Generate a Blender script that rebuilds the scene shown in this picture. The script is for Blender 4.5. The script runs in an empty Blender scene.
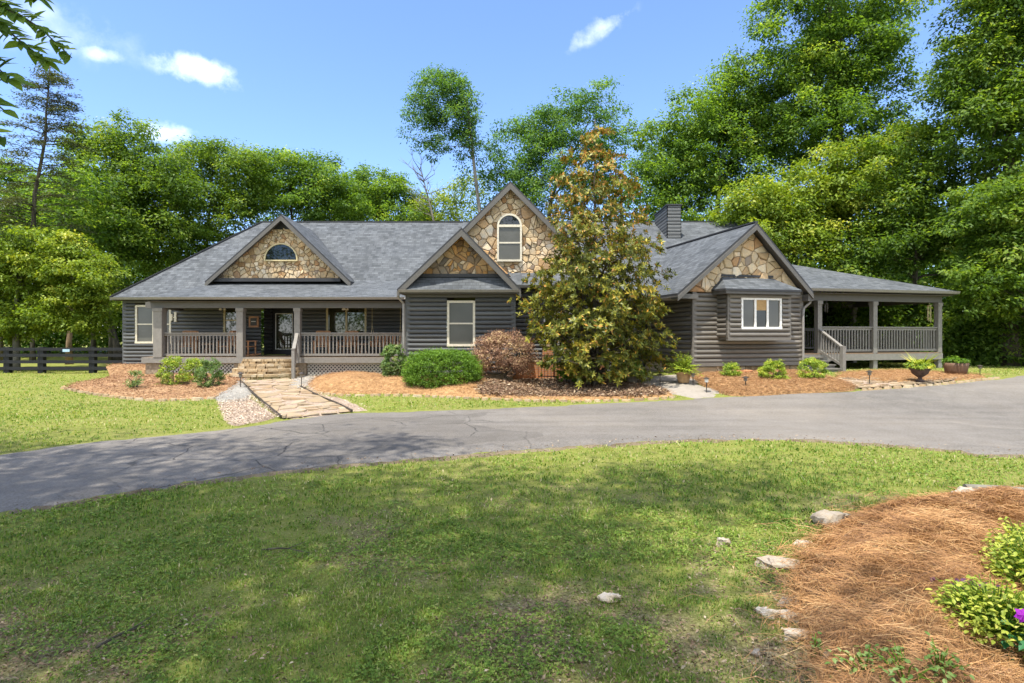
import bpy, bmesh, math, random
import numpy as np
from mathutils import Vector, Matrix
from mathutils.geometry import delaunay_2d_cdt

random.seed(7)
rng = np.random.default_rng(11)
C = bpy.context.scene.collection
R = math.radians
F = 20.0 / 36.0 * 1024.0      # focal length in pixels
CX, HZ, CAMZ = 512.0, 335.0, 2.0

# ------------------------------------------------------------------ measuring helpers
def S(t):
    t = np.clip(t, 0.0, 1.0)
    return t * t * (3 - 2 * t)

def terr(x, y):
    x = np.asarray(x, float); y = np.asarray(y, float)
    a = 0.25 + 0.35 * S((x - 1) / 6.0)
    z = a * S((y - 13) / 8.0)
    z = z + 0.015 * np.maximum(0, y - 40)
    z = z + 0.03 * np.sin(x * 0.7 + 1.0) * np.sin(y * 0.55) * S((12 - y) / 4.0)
    return z

def tz(x, y):
    return float(terr(x, y))

def W(px, py, d):
    """the point at depth d that the photograph shows at (px, py)"""
    return Vector(((px - CX) / F * d, d, CAMZ + (HZ - py) / F * d))

def gp(px, py):
    """the ground point that the photograph shows at (px, py)"""
    d = 2.2
    while d < 90:
        z = CAMZ + (HZ - py) / F * d
        if z <= tz((px - CX) / F * d, d):
            break
        d += 0.02
    x = (px - CX) / F * d
    return Vector((x, d, tz(x, d)))

def vnoise(x, y, scale, seed=0):
    """smooth 2-D value noise, 0..1"""
    r = np.random.default_rng(seed).random((256, 256))
    u = np.asarray(x, float) / scale; v = np.asarray(y, float) / scale
    iu = np.floor(u).astype(int); iv = np.floor(v).astype(int)
    fu = S(u - iu); fv = S(v - iv)
    g = lambda a, b: r[a % 256, b % 256]
    return (g(iu, iv) * (1 - fu) + g(iu + 1, iv) * fu) * (1 - fv) + (g(iu, iv + 1) * (1 - fu) + g(iu + 1, iv + 1) * fu) * fv

def tag(o, label=None, cat=None, group=None, kind=None):
    if label: o['label'] = label
    if cat: o['category'] = cat
    if group: o['group'] = group
    if kind: o['kind'] = kind
    return o

def empty(name, loc, rz=0.0, label=None, cat=None, group=None):
    o = bpy.data.objects.new(name, None)
    C.objects.link(o)
    o.location = loc; o.rotation_euler = (0, 0, rz)
    o.empty_display_size = 0.2
    return tag(o, label, cat, group)

def copy_tree(o, parent=None):
    c = o.copy(); C.objects.link(c)
    if parent is not None: c.parent = parent
    for ch in list(o.children):
        copy_tree(ch, c)
    return c

# ------------------------------------------------------------------ mesh builder
class MB:
    def __init__(s):
        s.v = []; s.f = []; s.m = []; s.uv = []; s.r = []

    def add(s, verts, faces, mat=0, M=None, rnd=0.5, uvs=None):
        b = len(s.v)
        for p in verts:
            p = Vector(p)
            s.v.append(M @ p if M is not None else p)
        for k, f in enumerate(faces):
            s.f.append([b + i for i in f]); s.m.append(mat); s.r.append(rnd)
            s.uv.append(uvs[k] if uvs else None)
        return s

    def box(s, x0, x1, y0, y1, z0, z1, mat=0, M=None, rnd=0.5):
        v = [(x0, y0, z0), (x1, y0, z0), (x1, y1, z0), (x0, y1, z0), (x0, y0, z1), (x1, y0, z1), (x1, y1, z1), (x0, y1, z1)]
        f = [(0, 3, 2, 1), (4, 5, 6, 7), (0, 1, 5, 4), (1, 2, 6, 5), (2, 3, 7, 6), (3, 0, 4, 7)]
        return s.add(v, f, mat, M, rnd)

    def bar(s, a, b, w, h, mat=0, M=None, up=(0, 0, 1)):
        """a square bar from a to b, w across, h along up"""
        a = Vector(a); b = Vector(b); d = (b - a)
        if d.length < 1e-6: return s
        d.normalize(); up = Vector(up)
        sx = d.cross(up)
        if sx.length < 1e-4: sx = d.cross(Vector((0, 1, 0)))
        sx.normalize(); u = sx.cross(d).normalized()
        v = []
        for p in (a, b):
            for i, j in ((-1, -1), (1, -1), (1, 1), (-1, 1)):
                v.append(p + sx * (i * w / 2) + u * (j * h / 2))
        f = [(0, 3, 2, 1), (4, 5, 6, 7), (0, 1, 5, 4), (1, 2, 6, 5), (2, 3, 7, 6), (3, 0, 4, 7)]
        return s.add(v, f, mat, M)

    def tube(s, pts, rad, n=8, mat=0, M=None, cap=True, rnd=0.5):
        pts = [Vector(p) for p in pts]
        if not hasattr(rad, '__len__'): rad = [rad] * len(pts)
        v = []; f = []
        ref = None
        for i, p in enumerate(pts):
            t = (pts[min(i + 1, len(pts) - 1)] - pts[max(i - 1, 0)])
            if t.length < 1e-9: t = Vector((0, 0, 1))
            t.normalize()
            if ref is None:
                ref = t.cross(Vector((0.31, 0.95, 0.05)))
                if ref.length < 1e-3: ref = t.cross(Vector((1, 0, 0)))
            e1 = (ref - t * ref.dot(t)).normalized(); ref = e1
            e2 = t.cross(e1)
            for k in range(n):
                a = 2 * math.pi * k / n
                v.append(p + (e1 * math.cos(a) + e2 * math.sin(a)) * rad[i])
        for i in range(len(pts) - 1):
            for k in range(n):
                k2 = (k + 1) % n
                f.append((i * n + k, i * n + k2, (i + 1) * n + k2, (i + 1) * n + k))
        if cap:
            f.append(tuple(reversed(range(n)))); f.append(tuple(range((len(pts) - 1) * n, len(pts) * n)))
        return s.add(v, f, mat, M, rnd)

    def lathe(s, prof, n=24, mat=0, M=None, c=(0, 0, 0)):
        v = []; f = []
        for (r, z) in prof:
            for k in range(n):
                a = 2 * math.pi * k / n
                v.append((c[0] + r * math.cos(a), c[1] + r * math.sin(a), c[2] + z))
        for i in range(len(prof) - 1):
            for k in range(n):
                k2 = (k + 1) % n
                f.append((i * n + k, i * n + k2, (i + 1) * n + k2, (i + 1) * n + k))
        f.append(tuple(reversed(range(n)))); f.append(tuple(range((len(prof) - 1) * n, len(prof) * n)))
        return s.add(v, f, mat, M)

    def prism(s, poly, z0, z1, mat=0, M=None, rnd=0.5, taper=1.0):
        """poly: list of (x, y), counter-clockwise; z0, z1 may be lists"""
        n = len(poly)
        cx = sum(p[0] for p in poly) / n; cy = sum(p[1] for p in poly) / n
        g = lambda z, i: z[i] if hasattr(z, '__len__') else z
        v = [(p[0], p[1], g(z0, i)) for i, p in enumerate(poly)]
        v += [(cx + (p[0] - cx) * taper, cy + (p[1] - cy) * taper, g(z1, i)) for i, p in enumerate(poly)]
        f = [tuple(reversed(range(n))), tuple(range(n, 2 * n))]
        f += [(i, (i + 1) % n, n + (i + 1) % n, n + i) for i in range(n)]
        return s.add(v, f, mat, M, rnd)

    def build(s, name, mats, parent=None, org=None, smooth=False):
        me = bpy.data.meshes.new(name)
        o3 = Vector(org) if org is not None else Vector((0, 0, 0))
        me.from_pydata([tuple(p - o3) for p in s.v], [], s.f)
        if not isinstance(mats, (list, tuple)): mats = [mats]
        for m in mats: me.materials.append(m)
        me.polygons.foreach_set('material_index', s.m)
        if smooth: me.polygons.foreach_set('use_smooth', [True] * len(s.f))
        a = me.attributes.new('rnd', 'FLOAT', 'FACE'); a.data.foreach_set('value', s.r)
        if any(u is not None for u in s.uv):
            ul = me.uv_layers.new(name='uv')
            for poly, u in zip(me.polygons, s.uv):
                if u is not None:
                    for li, c in zip(poly.loop_indices, u): ul.data[li].uv = c
        me.update()
        ob = bpy.data.objects.new(name, me); C.objects.link(ob)
        if parent is not None: ob.parent = parent
        return ob

def quads_object(name, V, rnd, mat, parent=None, org=(0, 0, 0), nv=4, aux=None):
    """V: (N, nv, 3) array, one nv-gon per element"""
    N = V.shape[0]
    V = (V - np.array(org)[None, None, :]).astype(np.float32)
    me = bpy.data.meshes.new(name)
    me.vertices.add(N * nv); me.loops.add(N * nv); me.polygons.add(N)
    me.vertices.foreach_set('co', V.reshape(-1))
    me.loops.foreach_set('vertex_index', np.arange(N * nv, dtype=np.int32))
    me.polygons.foreach_set('loop_start', np.arange(0, N * nv, nv, dtype=np.int32))
    me.materials.append(mat)
    a = me.attributes.new('rnd', 'FLOAT', 'FACE'); a.data.foreach_set('value', np.asarray(rnd, np.float32))
    if aux is not None:
        a = me.attributes.new('aux', 'FLOAT', 'FACE'); a.data.foreach_set('value', np.asarray(aux, np.float32))
    me.update(calc_edges=True)
    ob = bpy.data.objects.new(name, me); C.objects.link(ob)
    if parent is not None: ob.parent = parent
    return ob

def leaf_blades(P, nrm, axis, L, Wd, fold=0.10, droop=0.22):
    """broad leaves for near plants: eight faces each, folded at the midrib and drooping at the tip"""
    nrm = unit(nrm); axis = unit(axis - nrm * (axis * nrm).sum(-1, keepdims=True)); side = np.cross(nrm, axis)
    L = np.asarray(L, float)[:, None]; Wd = np.asarray(Wd, float)[:, None]; Q = []
    st = [(0.0, .02), (.22, .42), (.48, .5), (.76, .3), (1.0, .012)]
    row = []
    for (t, hw) in st:
        m = P + axis * L * t - nrm * L * droop * t * t
        row.append((m + side * Wd * hw + nrm * Wd * fold * hw * 2, m, m - side * Wd * hw + nrm * Wd * fold * hw * 2))
    for a, b in zip(row[:-1], row[1:]):
        Q.append(np.stack([a[1], a[0], b[0], b[1]], 1)); Q.append(np.stack([a[2], a[1], b[1], b[2]], 1))
    return np.concatenate(Q), 8

def unit(a):
    return a / np.maximum(1e-9, np.linalg.norm(a, axis=-1, keepdims=True))

def leaf_quads(P, nrm, axis, L, Wd, fold=0.12):
    """rhombic, slightly folded leaves: base, right, tip, left"""
    nrm = unit(nrm); axis = unit(axis - nrm * (axis * nrm).sum(-1, keepdims=True))
    side = np.cross(nrm, axis)
    L = np.asarray(L)[:, None]; Wd = np.asarray(Wd)[:, None]
    base = P
    tip = P + axis * L - nrm * L * 0.10
    mid = P + axis * L * 0.45
    r = mid + side * Wd * 0.5 + nrm * Wd * fold
    l = mid - side * Wd * 0.5 + nrm * Wd * fold
    return np.stack([base, r, tip, l], 1)

# ------------------------------------------------------------------ materials
class NT:
    def __init__(s, name):
        s.m = bpy.data.materials.new(name); s.m.use_nodes = True
        s.t = s.m.node_tree; s.t.nodes.clear()
        s.out = s.n('ShaderNodeOutputMaterial')
    def n(s, typ, **kw):
        nd = s.t.nodes.new(typ)
        for k, v in kw.items():
            if k.startswith('_'): setattr(nd, k[1:], v)
            else:
                key = k.replace('__', ' ')
                s.set(nd.inputs[key], v)
        return nd
    def set(s, inp, v):
        if hasattr(v, 'is_output'): s.t.links.new(v, inp)
        elif hasattr(v, 'outputs'): s.t.links.new(v.outputs[0], inp)
        else:
            if hasattr(v, '__len__') and len(v) == 3 and inp.type == 'RGBA': v = (*v, 1)
            inp.default_value = v
    def noise(s, scale, detail=4, rough=0.55, vec=None, dist=0.0):
        nd = s.n('ShaderNodeTexNoise', Scale=scale, Detail=detail, Roughness=rough, Distortion=dist)
        if vec is not None: s.set(nd.inputs['Vector'], vec)
        return nd.outputs['Fac']
    def obj(s): return s.n('ShaderNodeTexCoord').outputs['Object']
    def geo(s): return s.n('ShaderNodeNewGeometry').outputs['Position']
    def attr(s, name): return s.n('ShaderNodeAttribute', _attribute_name=name).outputs['Fac']
    def ramp(s, fac, stops, interp='LINEAR'):
        nd = s.n('ShaderNodeValToRGB'); cr = nd.color_ramp; cr.interpolation = interp
        while len(cr.elements) < len(stops): cr.elements.new(0.5)
        for e, (p, c) in zip(cr.elements, stops):
            e.position = p
            e.color = (*c, 1) if hasattr(c, '__len__') else (c, c, c, 1)
        s.set(nd.inputs['Fac'], fac)
        return nd.outputs['Color']
    def mix(s, fac, a, b, mode='MIX'):
        nd = s.n('ShaderNodeMix', _data_type='RGBA', _blend_type=mode)
        s.set(nd.inputs[0], fac); s.set(nd.inputs[6], a); s.set(nd.inputs[7], b)
        return nd.outputs[2]
    def math(s, op, a, b=0.0, clamp=False):
        nd = s.n('ShaderNodeMath', _operation=op, _use_clamp=clamp)
        s.set(nd.inputs[0], a); s.set(nd.inputs[1], b)
        return nd.outputs[0]
    def mapping(s, vec, scale=(1, 1, 1), rot=(0, 0, 0), loc=(0, 0, 0)):
        nd = s.n('ShaderNodeMapping')
        s.set(nd.inputs['Vector'], vec)
        nd.inputs['Scale'].default_value = scale; nd.inputs['Rotation'].default_value = rot; nd.inputs['Location'].default_value = loc
        return nd.outputs[0]
    def bump(s, h, strength=0.3, dist=0.02):
        return s.n('ShaderNodeBump', Height=h, Strength=strength, Distance=dist).outputs[0]
    def bsdf(s, color, rough=0.7, spec=0.3, normal=None, metal=0.0):
        b = s.n('ShaderNodeBsdfPrincipled')
        s.set(b.inputs['Base Color'], color); s.set(b.inputs['Roughness'], rough)
        s.set(b.inputs['Specular IOR Level'], spec); s.set(b.inputs['Metallic'], metal)
        if normal is not None: s.set(b.inputs['Normal'], normal)
        return b
    def done(s, sh):
        s.t.links.new(sh.outputs[0] if hasattr(sh, 'outputs') else sh, s.out.inputs['Surface'])
        return s.m

def wood_paint(name, col, var=0.25, rough=0.65, scale=9.0, stretch=(1, 1, 1)):
    t = NT(name)
    v = t.mapping(t.obj(), scale=stretch)
    n1 = t.noise(scale, 6, 0.6, v); n2 = t.noise(1.3, 3, 0.5, t.obj())
    lo = tuple(c * (1 - var) for c in col); hi = tuple(c * (1 + var) for c in col)
    c = t.ramp(n1, [(0.3, lo), (0.7, hi)])
    c = t.mix(t.math('MULTIPLY', n2, 0.5), c, tuple(x * 1.25 for x in col))
    k = t.math('ADD', t.math('MULTIPLY', t.attr('rnd'), 0.5), 0.75)
    kc = t.n('ShaderNodeCombineColor'); [t.set(kc.inputs[q], k) for q in range(3)]
    c = t.mix(1.0, c, kc.outputs[0], 'MULTIPLY')
    return t.done(t.bsdf(c, rough, 0.3, t.bump(n1, 0.25, 0.006)))

def plain(name, col, rough=0.5, spec=0.4, metal=0.0, var=0.12, scale=14):
    t = NT(name)
    n = t.noise(scale, 3, 0.5, t.obj())
    c = t.ramp(n, [(0.3, tuple(x * (1 - var) for x in col)), (0.7, tuple(x * (1 + var) for x in col))])
    return t.done(t.bsdf(c, rough, spec, None, metal))

def leaf_mat(name, stops, trans=0.55, rough=0.5, spec=0.25, tint=(1.55, 1.45, 0.5)):
    t = NT(name)
    col = t.ramp(t.attr('rnd'), stops)
    b = t.bsdf(col, rough, spec)
    tc = t.mix(1.0, col, tint, 'MULTIPLY')
    tr = t.n('ShaderNodeBsdfTranslucent', Color=tc)
    mx = t.n('ShaderNodeMixShader', Fac=trans)
    t.t.links.new(b.outputs[0], mx.inputs[1]); t.t.links.new(tr.outputs[0], mx.inputs[2])
    return t.done(mx)

def bark_mat(name, dark, light, scale=7):
    t = NT(name)
    v = t.mapping(t.obj(), scale=(scale, scale, scale * 0.22))
    n = t.noise(1.0, 7, 0.65, v); n2 = t.noise(0.8, 2, 0.5, t.obj())
    c = t.ramp(n, [(0.35, dark), (0.65, light)])
    c = t.mix(t.math('MULTIPLY', n2, 0.35), c, (0.10, 0.11, 0.07))
    return t.done(t.bsdf(c, 0.9, 0.1, t.bump(n, 0.6, 0.03)))

def glass_mat(name, col, ior=1.9, rough=0.03):
    t = NT(name)
    n = t.noise(1.1, 2, 0.5, t.obj())
    b = t.bsdf(t.ramp(n, [(0.3, tuple(c * 0.8 for c in col)), (0.7, tuple(c * 1.2 for c in col))]), rough, 0.5,
               t.bump(n, 0.02, 0.01))
    b.inputs['IOR'].default_value = ior
    return t.done(b)

M = {}
M['log'] = wood_paint('log_siding_stain', (0.094, 0.096, 0.094), 0.25, 0.6, 5.0, (0.6, 0.6, 7))
M['log_warm'] = wood_paint('wing_log_stain', (0.158, 0.142, 0.12), 0.25, 0.6, 5.0, (0.6, 0.6, 7))
M['trim'] = wood_paint('grey_trim_paint', (0.148, 0.137, 0.12), 0.15, 0.6, 6.0)
M['fascia'] = wood_paint('dark_fascia_paint', (0.103, 0.096, 0.085), 0.12, 0.55, 4.0)
M['dark_trim'] = wood_paint('black_trim_paint', (0.035, 0.035, 0.037), 0.2, 0.55, 4.0)
M['rail'] = wood_paint('grey_rail_paint', (0.195, 0.180, 0.158), 0.18, 0.6, 9.0)
M['deck'] = wood_paint('brown_deck_boards', (0.22, 0.15, 0.09), 0.3, 0.7, 7.0)
M['cream'] = plain('cream_window_paint', (0.62, 0.56, 0.43), 0.45)
M['tan'] = plain('tan_window_paint', (0.50, 0.41, 0.22), 0.5)
M['white'] = plain('white_window_paint', (0.78, 0.75, 0.68), 0.4)
M['ceiling'] = wood_paint('porch_ceiling_boards', (0.10, 0.085, 0.068), 0.15, 0.6, 5.0)
M['lattice'] = wood_paint('lattice_paint', (0.34, 0.32, 0.28), 0.15, 0.6, 8.0)
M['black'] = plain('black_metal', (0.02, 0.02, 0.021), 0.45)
M['bronze'] = plain('bronze_metal', (0.05, 0.04, 0.03), 0.45, 0.5, 0.3)
M['gutter'] = plain('gutter_metal', (0.25, 0.235, 0.21), 0.4, 0.5)
M['brown_wood'] = wood_paint('brown_chair_wood', (0.42, 0.21, 0.10), 0.3, 0.55, 9.0)
M['wicker'] = wood_paint('worn_brown_wood', (0.40, 0.25, 0.16), 0.3, 0.6, 11.0)
M['terracotta'] = plain('terracotta_clay', (0.42, 0.19, 0.09), 0.8, 0.15, 0, 0.2, 9)
M['tan_pot'] = plain('tan_clay_pot', (0.40, 0.26, 0.13), 0.8, 0.15, 0, 0.25, 8)
M['iron_urn'] = plain('rusty_iron', (0.085, 0.055, 0.045), 0.7, 0.3, 0.2, 0.35, 11)
M['barrel'] = wood_paint('barrel_staves', (0.13, 0.075, 0.045), 0.35, 0.7, 8.0, (3, 3, 0.4))
M['grey_pot'] = plain('weathered_grey_pot', (0.21, 0.19, 0.15), 0.8, 0.2, 0, 0.25, 9)
M['screen'] = glass_mat('window_with_screen', (0.085, 0.083, 0.07), 1.5, 0.15)
M['glass'] = glass_mat('dark_window_glass', (0.012, 0.014, 0.015), 1.55, 0.02)
M['glass_warm'] = glass_mat('porch_window_glass', (0.04, 0.04, 0.022), 1.9, 0.02)
M['blind'] = plain('tan_window_blind', (0.42, 0.27, 0.12), 0.8, 0.1)
M['fence'] = wood_paint('black_fence_paint', (0.012, 0.012, 0.013), 0.3, 0.6, 8.0)
M['bark'] = bark_mat('grey_brown_bark', (0.035, 0.027, 0.02), (0.14, 0.115, 0.085))
M['bark_pale'] = bark_mat('pale_grey_bark', (0.10, 0.09, 0.075), (0.30, 0.27, 0.22))
M['bark_tan'] = bark_mat('tan_pine_bark', (0.12, 0.075, 0.045), (0.36, 0.24, 0.15))

def stone_mat(name, stops, mortar=False, bumpd=0.03, scale=6):
    t = NT(name)
    col = t.ramp(t.attr('rnd'), stops)
    n = t.noise(scale, 6, 0.65, t.obj()); n2 = t.noise(scale * 4, 4, 0.6, t.obj())
    col = t.mix(t.ramp(n, [(0.35, 0.0), (0.7, 0.75)]), col, t.mix(1.0, col, (1.45, 1.25, 0.95), 'MULTIPLY'))
    col = t.mix(t.ramp(n2, [(0.45, 0.0), (0.75, 0.5)]), col, t.mix(1.0, col, (0.55, 0.5, 0.45), 'MULTIPLY'))
    h = t.math('ADD', n, t.math('MULTIPLY', n2, 0.35))
    return t.done(t.bsdf(col, 0.85, 0.2, t.bump(h, 0.6, bumpd)))
STONE = [(0.0, (0.280, 0.179, 0.095)), (0.12, (0.470, 0.370, 0.235)), (0.25, (0.582, 0.482, 0.336)), (0.38, (0.403, 0.314, 0.202)), (0.5, (0.616, 0.526, 0.392)), (0.62, (0.493, 0.325, 0.168)), (0.72, (0.650, 0.582, 0.470)), (0.84, (0.448, 0.358, 0.235)), (0.93, (0.381, 0.224, 0.112)), (1.0, (0.26, 0.22, 0.18))]
STONE_O = [(0.0, (0.22, 0.16, 0.10)), (0.2, (0.45, 0.25, 0.09)), (0.4, (0.42, 0.32, 0.19)), (0.55, (0.17, 0.13, 0.10)), (0.7, (0.52, 0.29, 0.10)), (0.85, (0.48, 0.40, 0.29)), (1.0, (0.12, 0.105, 0.09))]
M['stone'] = stone_mat('tan_fieldstone', STONE)
M['stone_orange'] = stone_mat('orange_fieldstone', STONE_O)
M['mortar'] = plain('stone_mortar', (0.25, 0.20, 0.14), 0.95, 0.05, 0, 0.3, 12)
M['step_stone'] = stone_mat('sandstone_steps', [(0.0, (0.252, 0.189, 0.117)), (0.4, (0.353, 0.284, 0.189)), (0.7, (0.302, 0.224, 0.135)), (1.0, (0.403, 0.344, 0.252))], scale=5)
M['flag'] = stone_mat('flagstones', [(0.0, (0.236, 0.188, 0.127)), (0.4, (0.289, 0.233, 0.165)), (0.7, (0.262, 0.194, 0.127)), (1.0, (0.315, 0.272, 0.210))], bumpd=0.01)
M['rock'] = stone_mat('pale_limestone', [(0.0, (0.252, 0.221, 0.181)), (0.5, (0.390, 0.343, 0.280)), (1.0, (0.517, 0.464, 0.383))], scale=7, bumpd=0.02)
M['brick'] = None
def brick_mat():
    t = NT('orange_brick')
    uv = t.mapping(t.obj(), rot=(R(90), 0, 0))
    b = t.n('ShaderNodeTexBrick', Vector=uv, Color1=(0.42, 0.16, 0.06), Color2=(0.50, 0.22, 0.085), Mortar=(0.35, 0.27, 0.2), Scale=1.0)
    b.inputs['Brick Width'].default_value = 0.22; b.inputs['Row Height'].default_value = 0.075; b.inputs['Mortar Size'].default_value = 0.008
    n = t.noise(9, 4, 0.6, t.obj())
    c = t.mix(t.math('MULTIPLY', n, 0.5), b.outputs['Color'], (0.30, 0.13, 0.06))
    return t.done(t.bsdf(c, 0.85, 0.2, t.bump(b.outputs['Fac'], -0.4, 0.01)))
M['brick'] = brick_mat()

def shingle_mat():
    t = NT('grey_roof_shingles')
    uv = t.n('ShaderNodeUVMap', _uv_map='uv').outputs[0]
    b = t.n('ShaderNodeTexBrick', Vector=uv, Color1=(0.048, 0.054, 0.060), Color2=(0.124, 0.134, 0.144), Mortar=(0.045, 0.047, 0.05), Scale=1.0)
    b.inputs['Brick Width'].default_value = 0.34; b.inputs['Row Height'].default_value = 0.15
    b.inputs['Mortar Size'].default_value = 0.010; b.inputs['Bias'].default_value = -0.05
    b.offset = 0.37; b.squash = 0.7; b.squash_frequency = 3
    b2 = t.n('ShaderNodeTexBrick', Vector=t.mapping(uv, loc=(0.11, 0.0, 0)), Color1=(0.050, 0.056, 0.060), Color2=(0.128, 0.138, 0.148), Mortar=(0.05, 0.05, 0.055), Scale=1.0)
    b2.inputs['Brick Width'].default_value = 0.21; b2.inputs['Row Height'].default_value = 0.15; b2.inputs['Mortar Size'].default_value = 0.006
    b2.offset = 0.61
    c = t.mix(0.5, b.outputs['Color'], b2.outputs['Color'])
    n = t.noise(0.9, 4, 0.6, uv); n2 = t.noise(60, 2, 0.6, uv)
    c = t.mix(t.ramp(n, [(0.35, 0.0), (0.7, 0.45)]), c, t.mix(1.0, c, (1.35, 1.32, 1.25), 'MULTIPLY'))
    c = t.mix(t.ramp(n2, [(0.4, 0.0), (0.7, 0.4)]), c, t.mix(1.0, c, (0.6, 0.6, 0.62), 'MULTIPLY'))
    st = t.noise(1.0, 4, 0.6, t.mapping(uv, scale=(1.6, .18, 1)))
    c = t.mix(t.ramp(st, [(0.42, 0.0), (0.7, 0.4)]), c, t.mix(1.0, c, (0.68, 0.67, 0.66), 'MULTIPLY'))
    h = t.math('ADD', t.math('MULTIPLY', b.outputs['Fac'], -1.0), t.math('MULTIPLY', n2, 0.4))
    return t.done(t.bsdf(c, 0.85, 0.25, t.bump(h, 0.6, 0.012)))
M['shingle'] = shingle_mat()

def lawn_mat():
    t = NT('lawn_soil_and_grass')
    p = t.geo()
    dry = t.attr('dry')
    n1 = t.noise(0.35, 5, 0.6, p); n2 = t.noise(6.0, 6, 0.7, p); n3 = t.noise(38.0, 4, 0.7, p)
    g = t.ramp(n2, [(0.3, (0.12, 0.14, 0.03)), (0.52, (0.205, 0.22, 0.05)), (0.75, (0.31, 0.30, 0.085))])
    g = t.mix(t.ramp(n1, [(0.35, 0.0), (0.7, 0.6)]), g, (0.23, 0.25, 0.05))
    d = t.ramp(n3, [(0.3, (0.11, 0.08, 0.045)), (0.5, (0.23, 0.18, 0.095)), (0.72, (0.38, 0.31, 0.19))])
    f = t.math('ADD', dry, t.math('MULTIPLY', t.math('SUBTRACT', n2, 0.5), 1.6), clamp=True)
    c = t.mix(f, g, d)
    c = t.mix(t.ramp(n3, [(0.35, 0.55), (0.6, 0.0)]), c, t.mix(1.0, c, (0.42, 0.42, 0.4), 'MULTIPLY'))
    h = t.math('ADD', n2, n3)
    return t.done(t.bsdf(c, 0.9, 0.1, t.bump(h, 0.8, 0.03)))
M['lawn'] = lawn_mat()

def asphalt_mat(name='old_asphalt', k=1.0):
    t = NT(name)
    p = t.geo()
    n1 = t.noise(0.22, 4, 0.55, p); n2 = t.noise(1.6, 6, 0.65, p, 0.4); n3 = t.noise(70, 3, 0.7, p); n4 = t.noise(220, 2, 0.6, p)
    c = t.ramp(n1, [(0.3, (0.127, 0.111, 0.090)), (0.5, (0.168, 0.144, 0.114)), (0.7, (0.223, 0.189, 0.145))])
    c = t.mix(t.ramp(n2, [(0.4, 0.0), (0.75, 0.55)]), c, (0.245, 0.22, 0.19))
    c = t.mix(t.ramp(n3, [(0.35, 0.5), (0.55, 0.0)]), c, t.mix(1.0, c, (0.5, 0.5, 0.5), 'MULTIPLY'))
    c = t.mix(t.ramp(n4, [(0.6, 0.0), (0.75, 0.5)]), c, (0.33, 0.31, 0.28))
    du = t.noise(0.55, 6, 0.7, p, 0.8)
    c = t.mix(t.ramp(du, [(0.56, 0.0), (0.72, 0.5)]), c, (0.30, 0.255, 0.20))
    ag = t.n('ShaderNodeTexVoronoi', Scale=55.0); t.set(ag.inputs['Vector'], p)
    c = t.mix(0.22, c, t.ramp(ag.outputs['Color'], [(0.2, (0.08, 0.078, 0.075)), (0.8, (0.34, 0.32, 0.29))]))
    # tyre-worn streaks along the drive
    st = t.noise(1.0, 4, 0.6, t.mapping(p, scale=(0.10, 1.3, 1), rot=(0, 0, R(-3))))
    c = t.mix(t.ramp(st, [(0.42, 0.0), (0.62, 0.45)]), c, t.mix(1.0, c, (0.62, 0.62, 0.64), 'MULTIPLY'))
    # alligator cracks where the drive bends
    pw = t.n('ShaderNodeMix', _data_type='VECTOR'); pw.inputs[0].default_value = 0.22
    t.set(pw.inputs[4], p); nz = t.n('ShaderNodeTexNoise', Scale=1.6, Detail=5.0); t.set(nz.inputs['Vector'], p); t.t.links.new(nz.outputs['Color'], pw.inputs[5])
    vo = t.n('ShaderNodeTexVoronoi', _feature='DISTANCE_TO_EDGE', Scale=0.85); t.set(vo.inputs['Vector'], pw.outputs[1])
    crack = t.ramp(vo.outputs[0], [(0.0, 1.0), (0.014, 0.0)])
    sx = t.n('ShaderNodeSeparateXYZ'); t.set(sx.inputs[0], p)
    m = t.math('MULTIPLY', t.ramp(t.noise(0.30, 2, 0.5, p), [(0.42, 0.0), (0.55, 1.0)]), t.ramp(t.math('MULTIPLY_ADD', sx.outputs[0], -0.1), [(0.3, 0.0), (0.6, 1.0)]))
    crack = t.math('MULTIPLY', crack, m)
    c = t.mix(t.math('MULTIPLY', crack, 0.85), c, (0.03, 0.028, 0.025))
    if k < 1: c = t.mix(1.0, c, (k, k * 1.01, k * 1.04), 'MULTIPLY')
    h = t.math('SUBTRACT', t.math('ADD', n3, t.math('MULTIPLY', n4, 0.5)), t.math('MULTIPLY', crack, 2.0))
    return t.done(t.bsdf(c, 0.85, 0.25, t.bump(h, 0.5, 0.008)))
M['asphalt'] = asphalt_mat('old_asphalt', .9)
M['asphalt_shade_patch'] = asphalt_mat('newer_shaded_asphalt', .74)  # newer asphalt tone, with some of the drive's shade painted in

def litter_mat(name, lo, mid, hi, s1=9, s2=60, bd=0.04):
    t = NT(name)
    p = t.geo()
    n1 = t.noise(0.8, 4, 0.6, p); n2 = t.noise(s1, 6, 0.75, p, 0.6); n3 = t.noise(s2, 4, 0.7, p)
    c = t.ramp(n2, [(0.3, lo), (0.5, mid), (0.72, hi)])
    c = t.mix(t.ramp(n3, [(0.35, 0.6), (0.6, 0.0)]), c, t.mix(1.0, c, (0.4, 0.36, 0.33), 'MULTIPLY'))
    c = t.mix(t.ramp(n1, [(0.4, 0.0), (0.7, 0.4)]), c, hi)
    return t.done(t.bsdf(c, 0.92, 0.08, t.bump(t.math('ADD', n2, n3), 0.9, bd)))
M['mulch'] = litter_mat('brown_bark_mulch', (0.137, 0.068, 0.035), (0.328, 0.192, 0.097), (0.519, 0.337, 0.187), 7, 26)
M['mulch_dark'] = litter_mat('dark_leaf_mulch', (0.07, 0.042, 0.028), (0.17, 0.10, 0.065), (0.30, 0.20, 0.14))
M['straw'] = litter_mat('pine_straw_ground', (0.160, 0.081, 0.034), (0.374, 0.213, 0.095), (0.559, 0.353, 0.169), 7, 26)
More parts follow.
